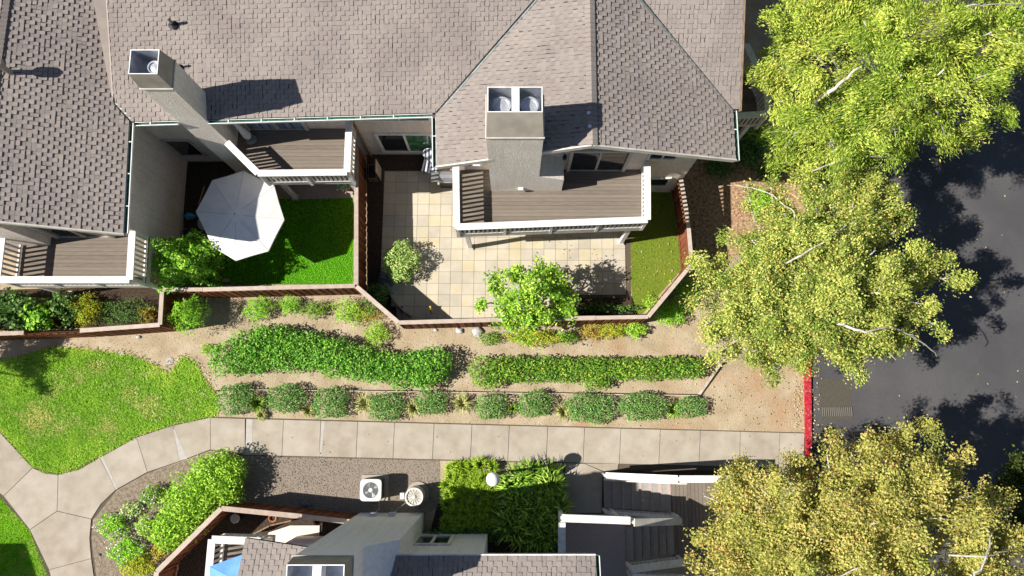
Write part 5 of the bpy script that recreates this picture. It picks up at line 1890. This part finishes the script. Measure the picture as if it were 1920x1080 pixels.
hedge('long lush green hedge stepping down from the left beside the lawn',
      [(432, 672, 38, 32), (470, 660, 40, 42), (500, 648, 42, 40), (540, 655, 42, 42), (585, 660, 42, 36), (630, 670, 42, 38), (675, 682, 42, 32), (720, 690, 42, 30), (765, 694, 42, 34), (808, 684, 40, 32), (795, 705, 24, 26)],
      .95, LM['hedge'], 21000, (.10, .055))
hedge('second straight hedge, green turning yellow at its right end',
      [(912, 698, 32, 30), (950, 694, 38, 25), (995, 694, 40, 24), (1040, 692, 40, 24), (1085, 694, 40, 24), (1118, 704, 28, 26), (1130, 692, 38, 22), (1175, 692, 38, 22), (1220, 692, 38, 22), (1262, 691, 36, 21), (1296, 690, 28, 20)],
      .85, LM['hedge2'], 15000, (.09, .05))
shg = 'clipped sage shrubs along the sidewalk'
for (px, py, wx, hy, h, lab) in ((442, 748, 70, 58, .62, 'clipped sage shrub at the left end of the row beside the lawn corner'), (537, 747, 74, 54, .62, 'wide clipped sage shrub second from the lawn end of the row'),
                               (621, 755, 66, 58, .62, 'clipped sage shrub third from the lawn, set slightly low'), (725, 763, 66, 52, .6, 'clipped sage shrub fourth from the lawn, closest to the sidewalk'),
                               (810, 755, 60, 46, .55, 'small clipped sage shrub fifth from the lawn below the hedge end'), (922, 762, 60, 48, .58, 'rounded sage shrub below the gap between the two hedges'),
                               (1003, 757, 66, 50, .6, 'square clipped sage shrub below the second hedge'), (1108, 765, 92, 56, .62, 'broad sage shrub with reddish tips touching its right neighbour'),
                               (1205, 763, 92, 54, .64, 'broad dense sage shrub right of the one with reddish tips'), (1297, 763, 58, 40, .5, 'last small sage shrub at the slanted board')):
    shrub(lab, px, py, wx, hy, h, LM['sage'], int(wx * hy * .62), (.075, .035), 3.2, shg, lump=.12, up=.45)
gcg = 'pale ornamental grass tufts between the clipped shrubs'
for (px, py, r_, h, m, lab) in ((483, 757, 20, .45, LM['blade'], 'dark grass tuft between the first and second sage shrubs'), (490, 778, 14, .25, LM['straw'], 'low straw tuft at the sidewalk edge near the first sage shrub'),
                             (578, 770, 17, .3, LM['straw'], 'straw tuft at the foot of the third sage shrub'), (684, 758, 24, .45, LM['straw'], 'tall straw tuft left of the fourth sage shrub'),
                             (776, 766, 22, .45, LM['straw'], 'bleached tuft between the fourth and fifth sage shrubs'), (867, 757, 24, .45, LM['straw'], 'bleached tuft left of the rounded sage shrub below the hedge gap'),
                             (962, 766, 12, .3, LM['blade'], 'thin green tuft beside the square clipped sage shrub'), (1056, 772, 22, .4, LM['straw'], 'bleached tuft left of the broad sage shrub with reddish tips'),
                             (1262, 768, 22, .35, LM['blade'], 'dark low tuft beside the last small sage shrub')):
    clump(lab, px, py, r_, h, m, 120, .022, gcg)
# upper bed
for (px, py, wx, hy, h, m, lab, n, lf) in (
    (353, 588, 64, 68, 1.7, LM['bright'], 'round bright green shrub below the courtyard fence corner', 3000, (.10, .022)),
    (485, 578, 56, 50, .6, LM['bright'], 'yellow-green feathery shrub right of the bright round one under the fence', 1900, (.09, .022)),
    (545, 572, 44, 40, .5, LM['bright'], 'small feathery shrub touching the courtyard fence foot', 1300, (.085, .022)),
    (592, 580, 50, 36, .45, LM['hedge2'], 'sparse mixed shrub in the shade of the courtyard fence', 900, (.08, .03)),
    (655, 584, 66, 52, .5, LM['lime'], 'yellowish feathery shrub left of the fence bend', 1800, (.09, .024)),
    (706, 626, 52, 52, .5, LM['lime'], 'pale feathery shrub outside the bend of the patio fence', 1500, (.09, .022)),
    (690, 590, 60, 36, .3, LM['dry'], 'dry orange brush between the two pale feathery shrubs', 700, (.09, .02)),
    (388, 655, 26, 26, .3, LM['lime'], 'tiny yellow-green tuft left of the long hedge', 450, (.08, .02)),
    (920, 635, 50, 26, .35, LM['hedge2'], 'low green shrub right of the speckled rock', 650, (.07, .03)),
    (1000, 632, 110, 34, .45, LM['orange'], 'ragged orange-tinted growth below the small yard tree', 1800, (.09, .035)),
    (1062, 632, 44, 26, .35, LM['bright'], 'small bright green plant below the patio fence', 700, (.08, .025)),
    (1108, 622, 50, 34, .35, LM['dry'], 'dry orange bush below the patio fence', 900, (.09, .03)),
    (1150, 618, 56, 36, .4, LM['orange'], 'orange and green bush right of the dry one by the fence', 1100, (.09, .03)),
    (1192, 618, 44, 34, .45, LM['lime'], 'lime shrub at the lower right fence corner', 1000, (.08, .035)),
    (1258, 585, 56, 52, .7, LM['bright'], 'bright green shrub outside the slanted patio fence', 1900, (.09, .03)),
    (1285, 545, 50, 50, .7, LM['lime'], 'lime shrub against the slanted patio fence under the street tree', 1400, (.09, .035))):
    shrub(lab, px, py, wx, hy, h, m, n, lf, 2.0, 'loose shrubs along the outside of the fences', lump=.3, ran=.8)
# left yard
for (px, py, wx, hy, h, m, lab, n, lf) in (
    (20, 585, 120, 70, 1.2, LM['dark'], 'large dark shrub at the left edge below the left balcony', 3800, (.13, .09)),
    (75, 595, 60, 50, 1.2, LM['citrus'], 'light green broad-leaved shrub in front of the dark one', 700, (.15, .10)),
    (125, 575, 60, 60, 1.0, LM['dark'], 'dark shrub with pale specks below the left balcony', 1500, (.10, .07)),
    (162, 582, 58, 62, .9, LM['orange'], 'rounded orange-green shrub in the narrow fenced bed', 2200, (.07, .025)),
    (232, 585, 110, 54, .6, LM['dark'], 'dark green spreading shrub in the narrow fenced bed', 2600, (.06, .03)),
    (275, 590, 36, 34, .5, LM['dry'], 'dry twiggy shrub in the corner of the narrow fenced bed', 500, (.1, .02))):
    shrub(lab, px, py, wx, hy, h, m, n, lf, 2.2, 'shrubs in the narrow fenced bed', lump=.28)
for (px, py, wx, hy, h, m, lab, n, lf) in (
    (1400, 285, 70, 60, .7, LM['dark'], 'dark leafy shrub in deep shade by the side balcony post', 1800, (.12, .05)),
    (1345, 315, 60, 40, .4, LM['dark'], 'low dark shrub in the shade of the gable corner', 900, (.09, .05)),
    (1425, 380, 56, 60, .9, LM['bright'], 'bright lime shrub on the red mulch under the street tree', 1500, (.09, .04)),
    (1440, 320, 50, 36, .5, LM['dark'], 'dark shrub at the head of the red mulch bed', 800, (.1, .05))):
    shrub(lab, px, py, wx, hy, h, m, n, lf, 2.1, 'shrubs beside the gable end', lump=.3)
# courtyard and patio plants
shrub('glossy citrus-like shrub in the courtyard below the white parasol', 352, 492, 130, 104, 2.8, LM['citrus'], 6400, (.13, .065), 2.2, None, lump=.25, ran=.8)
shrub('round variegated shrub on the tiled patio near the dividing fence', 752, 490, 74, 84, 1.0, LM['varieg'], 3400, (.085, .04), 2.1, None, lump=.2)
shrub('soft dark green fern shrub in the patio fence corner', 706, 556, 50, 60, .8, LM['dark'], 1700, (.10, .03), 2.0, None, lump=.25)
shrub('low plants along the inside of the patio fence', 1125, 578, 150, 20, .35, LM['dark'], 1500, (.08, .04), 2.5, None, lump=.3)
shrub('olive shrub in the lower right corner of the patio lawn', 1222, 572, 32, 40, .3, LM['lime'], 420, (.07, .03), 2.0, None, lump=.3)
# small tree in front of the patio
b0 = P(1000, 590)
lob = [(P(1000, 545, 2.6), .72), (P(950, 560, 2.1), .62), (P(1040, 540, 2.4), .6), (P(930, 530, 2.0), .42), (P(1000, 600, 1.9), .7), (P(1050, 590, 1.8), .55), (P(955, 605, 1.6), .5), (P(975, 510, 2.4), .5), (P(1030, 500, 2.3), .4), (P(1060, 545, 2.0), .45), (P(1005, 490, 2.7), .25), (P(905, 572, 1.7), .28)]
tree('small yellow-green yard tree leaning over the patio fence', (b0.x, b0.y, 0), (b0.x, b0.y, .8), lob, LM['yellowtop'], 9000, (.135, .065), 3, None, .06, .1, 16, .3, M['stem'], .12, .008)

# bottom left bed
hedge('big rounded lime hedge leaning along the lower yard fence', [(410, 890, 42, 42), (392, 905, 46, 46), (368, 930, 48, 44), (345, 960, 46, 44), (330, 990, 42, 36), (430, 905, 28, 46), (320, 1005, 30, 26)], 1.25, LM['lime'], 15000, (.10, .055))
flg = 'white flowering shrubs in the curved bed'
for (px, py, wx, hy, h, fl, lab, m) in ((210, 987, 56, 46, .5, 60, 'white flowering shrub nearest the path junction', LM['bright']), (285, 930, 46, 44, .5, 40, 'white flowering shrub against the upper side of the lime hedge', LM['hedge2']),
                                 (272, 987, 34, 42, .45, 25, 'small yellowish shrub beside the white flowering one', LM['lime']), (238, 1035, 66, 52, .5, 60, 'low white flowering shrub above the orange one', LM['bright']),
                                 (258, 1062, 62, 50, .5, 0, 'orange-yellow shrub at the bottom of the curved bed', LM['orange']), (300, 1030, 30, 40, .4, 0, 'dark reddish shrub between the lime hedge and the fence', LM['dry']),
                                 (246, 955, 40, 30, .3, 50, 'pale grey tangled shrub in the middle of the curved bed', LM['varieg'])):
    shrub(lab, px, py, wx, hy, h, m, int(wx * hy * .5), (.07, .04), 2.1, flg, flowers=fl, lump=.25)
# strap leaves
def strap_bed(label, spots, m, per, r_, h, wid):
    base = P(*spots[0])
    t = thing('strap_plant', label, 'plant', base)
    for px, py in spots:
        c = P(px, py, h * .4)
        c.z = 0
        blades(t, 'clump', c, r_ * random.uniform(.85, 1.15), r_ * random.uniform(.85, 1.15), h * random.uniform(.9, 1.1), m, per, wid, .45, .35)
    return t


def grid(x0, x1, y0, y1, nx, ny, j=6):
    return [(x0 + (x1 - x0) * (i + .5) / nx + random.uniform(-j, j), y0 + (y1 - y0) * (k + .5) / ny + random.uniform(-j, j)) for i in range(nx) for k in range(ny)]


strap_bed('block of fine lime grass left of the globe lamp', grid(832, 930, 868, 1000, 6, 8), LM['bladelime'], 130, .34, .5, .02)
strap_bed('dark strap-leaf plants right of the globe lamp', grid(950, 1048, 884, 1004, 4, 6, 8), LM['blade'], 95, .80, .85, .05)
strap_bed('shaded iris-like leaves beside the house under the side balcony', grid(1385, 1440, 240, 290, 3, 3, 8), LM['blade'], 40, .5, .6, .03)
shrub('dark ground shrub hugging the wall under the lower window', 870, 1003, 180, 26, .5, LM['dark'], 2200, (.08, .04), 2.6, None, lump=.25)

# ------------------------------------------------------------------ street trees
def LB(lst):
    return [(P(x, y, z), r_) for x, y, z, r_ in lst]


t1 = LB([(1470, 40, 6.2, 1.0), (1450, 120, 5.6, .8), (1460, 190, 5.4, .8), (1490, 250, 5.2, .85), (1540, 60, 7.4, 1.2), (1530, 140, 7.0, 1.0), (1530, 220, 6.4, 1.0), (1560, 285, 5.4, .8), (1620, 40, 8.2, 1.3), (1640, 190, 7.2, 1.0),
         (1610, 250, 6.6, 1.1), (1640, 295, 5.4, .7), (1700, 60, 8.4, 1.3), (1690, 140, 8.2, 1.2), (1680, 215, 7.2, 1.1), (1700, 265, 5.8, .7), (1780, 40, 8.2, 1.3), (1770, 130, 8.0, 1.3), (1760, 210, 7.0, 1.0), (1830, 255, 5.6, .6), (1790, 250, 6.0, .6),
         (1860, 60, 7.6, 1.2), (1850, 140, 7.2, 1.0), (1880, 205, 6.0, .6), (1920, 30, 7.0, 1.1), (1940, 110, 6.6, .9), (1500, -30, 7.0, 1.1), (1600, -50, 8.0, 1.3), (1700, -60, 8.2, 1.3), (1800, -60, 8.0, 1.3), (1900, -60, 7.4, 1.2), (1470, 305, 4.6, .5), (1520, 315, 4.8, .6)])
b1 = P(1665, 160)
tree('largest yellow-green street tree in the upper right corner', (12.9, 10.6, 0), (12.9, 10.8, 3.2), t1, LM['t1'], 150000, (.115, .038), 11, 'street trees along the road', .2, .5, 8, .85, limbs=((.09, [(1566, 164, 7.6), (1590, 145, 7.9), (1614, 126, 8.0)]), (.035, [(1560, 306, 6.1), (1605, 296, 6.4), (1668, 292, 6.1)]), (.04, [(1838, 10, 8.9), (1900, 8, 8.6)])))
t2 = LB([(1310, 480, 4.6, .55), (1325, 545, 4.6, .75), (1320, 610, 4.2, .6), (1385, 600, 5.2, .9), (1370, 520, 5.2, .85), (1410, 450, 5.4, .85), (1350, 660, 4.0, .5), (1410, 660, 4.6, .7), (1440, 700, 4.2, .45), (1460, 560, 6.2, 1.0), (1470, 480, 6.2, 1.0), (1470, 400, 5.6, .8), (1540, 345, 5.4, .8),
         (1590, 330, 5.4, .7), (1550, 430, 6.6, 1.0), (1560, 520, 6.8, 1.1), (1550, 600, 6.4, 1.0), (1510, 660, 5.2, .8), (1640, 390, 6.0, .85), (1640, 470, 6.6, 1.0), (1650, 550, 6.6, 1.0), (1640, 630, 6.0, .9), (1590, 680, 5.0, .7), (1680, 675, 5.0, .6), (1700, 420, 5.6, .7), (1720, 500, 5.8, .8), (1780, 490, 5.2, .6),
         (1800, 520, 5.0, .5), (1730, 570, 5.6, .7), (1720, 630, 5.2, .65), (1760, 610, 5.0, .45), (1400, 345, 4.4, .32), (1445, 350, 4.8, .4), (1570, 560, 6.9, .9), (1520, 560, 6.6, .9), (1600, 470, 6.8, .9), (1500, 440, 6.2, .8), (1420, 540, 5.8, .8), (1600, 640, 6.0, .8), (1690, 530, 6.2, .8), (1380, 560, 5.0, .7), (1450, 660, 4.8, .6), (1620, 335, 5.4, .7), (1530, 390, 5.9, .8), (1600, 380, 6.0, .8), (1660, 350, 5.2, .6)])
tree('olive-yellow street tree in the middle right overhanging fence and kerb', (10.6, 3.4, 0), (10.5, 3.9, 2.6), t2, LM['t2'], 155000, (.086, .05), 23, 'street trees along the road', .17, .3, 9, .6, limbs=((.045, [(1500, 480, 7.1), (1540, 456, 7.4), (1582, 426, 7.4)]), (.055, [(1585, 611, 7.0), (1622, 623, 7.2), (1660, 613, 7.0), (1690, 620, 6.3), (1745, 655, 5.4)]), (.03, [(1480, 392, 6.3), (1435, 360, 5.4), (1385, 348, 4.9)])))
t3 = LB([(1320, 930, 4.6, .5), (1320, 1000, 4.8, .7), (1370, 900, 4.8, .6), (1380, 960, 5.4, .9), (1370, 1040, 5.4, .95), (1430, 920, 5.6, .8), (1440, 1000, 6.2, 1.1), (1440, 1070, 6.2, 1.1), (1330, 1070, 4.8, .7), (1510, 940, 6.2, 1.0), (1500, 870, 5.0, .6), (1550, 850, 5.4, .6), (1560, 920, 6.6, 1.0), (1540, 1010, 7.0, 1.2),
         (1640, 1060, 7.4, 1.3), (1640, 980, 7.2, 1.2), (1640, 890, 6.4, 1.0), (1650, 820, 5.2, .65), (1700, 830, 5.4, .7), (1740, 795, 4.8, .4), (1740, 880, 6.4, 1.0), (1740, 970, 7.0, 1.2), (1740, 1060, 7.2, 1.2), (1800, 860, 5.6, .6), (1820, 930, 6.0, .9), (1830, 1010, 6.2, 1.1), (1840, 1080, 6.4, 1.1), (1880, 950, 5.4, .6), (1900, 1040, 5.6, .8),
         (1500, 1110, 6.8, 1.2), (1600, 1140, 7.0, 1.2), (1720, 1150, 7.0, 1.2), (1840, 1160, 6.6, 1.1), (1400, 1130, 5.8, 1.0), (1940, 1110, 5.8, .9)])
tree('autumn-yellow street tree covering the lower right corner and stairs', (10.4, -5.0, 0), (10.4, -4.6, 2.8), t3, LM['t3'], 150000, (.086, .054), 37, 'street trees along the road', .18, .3, 9, .45, limbs=((.05, [(1830, 1075, 7.8), (1850, 1035, 7.6), (1856, 1000, 7.2)]), (.035, [(1848, 1042, 7.6), (1892, 1030, 7.0)]), (.03, [(1600, 1070, 8.2), (1640, 1045, 8.2)])))
t4 = LB([(1900, 880, 3.0, .7), (1930, 930, 3.2, .8), (1890, 920, 2.6, .6), (1960, 860, 3.4, .9), (1920, 990, 3.0, .7)])
tree('small olive tree at the right edge, leaves coloured dark for shade', (P(1925, 920).x, P(1925, 920).y, 0), P(1925, 920, 1.3), t4, LM['t4'], 9000, (.11, .07), 41, None, .08, .2, 9, .5)
t5 = [(Vector((-23.2, 1.4, 4.2)), .8), (Vector((-22.4, 1.9, 4.0)), .7), (Vector((-22.9, .6, 4.4)), .6), (Vector((-23.8, 2.0, 4.6)), .8)]
tree('small tree beyond the left edge of the big lawn', (-23.2, 1.3, 0), (-23.2, 1.3, 2.2), t5, LM['t2'], 6000, (.11, .07), 43, None, .09, .2, 8, .5)
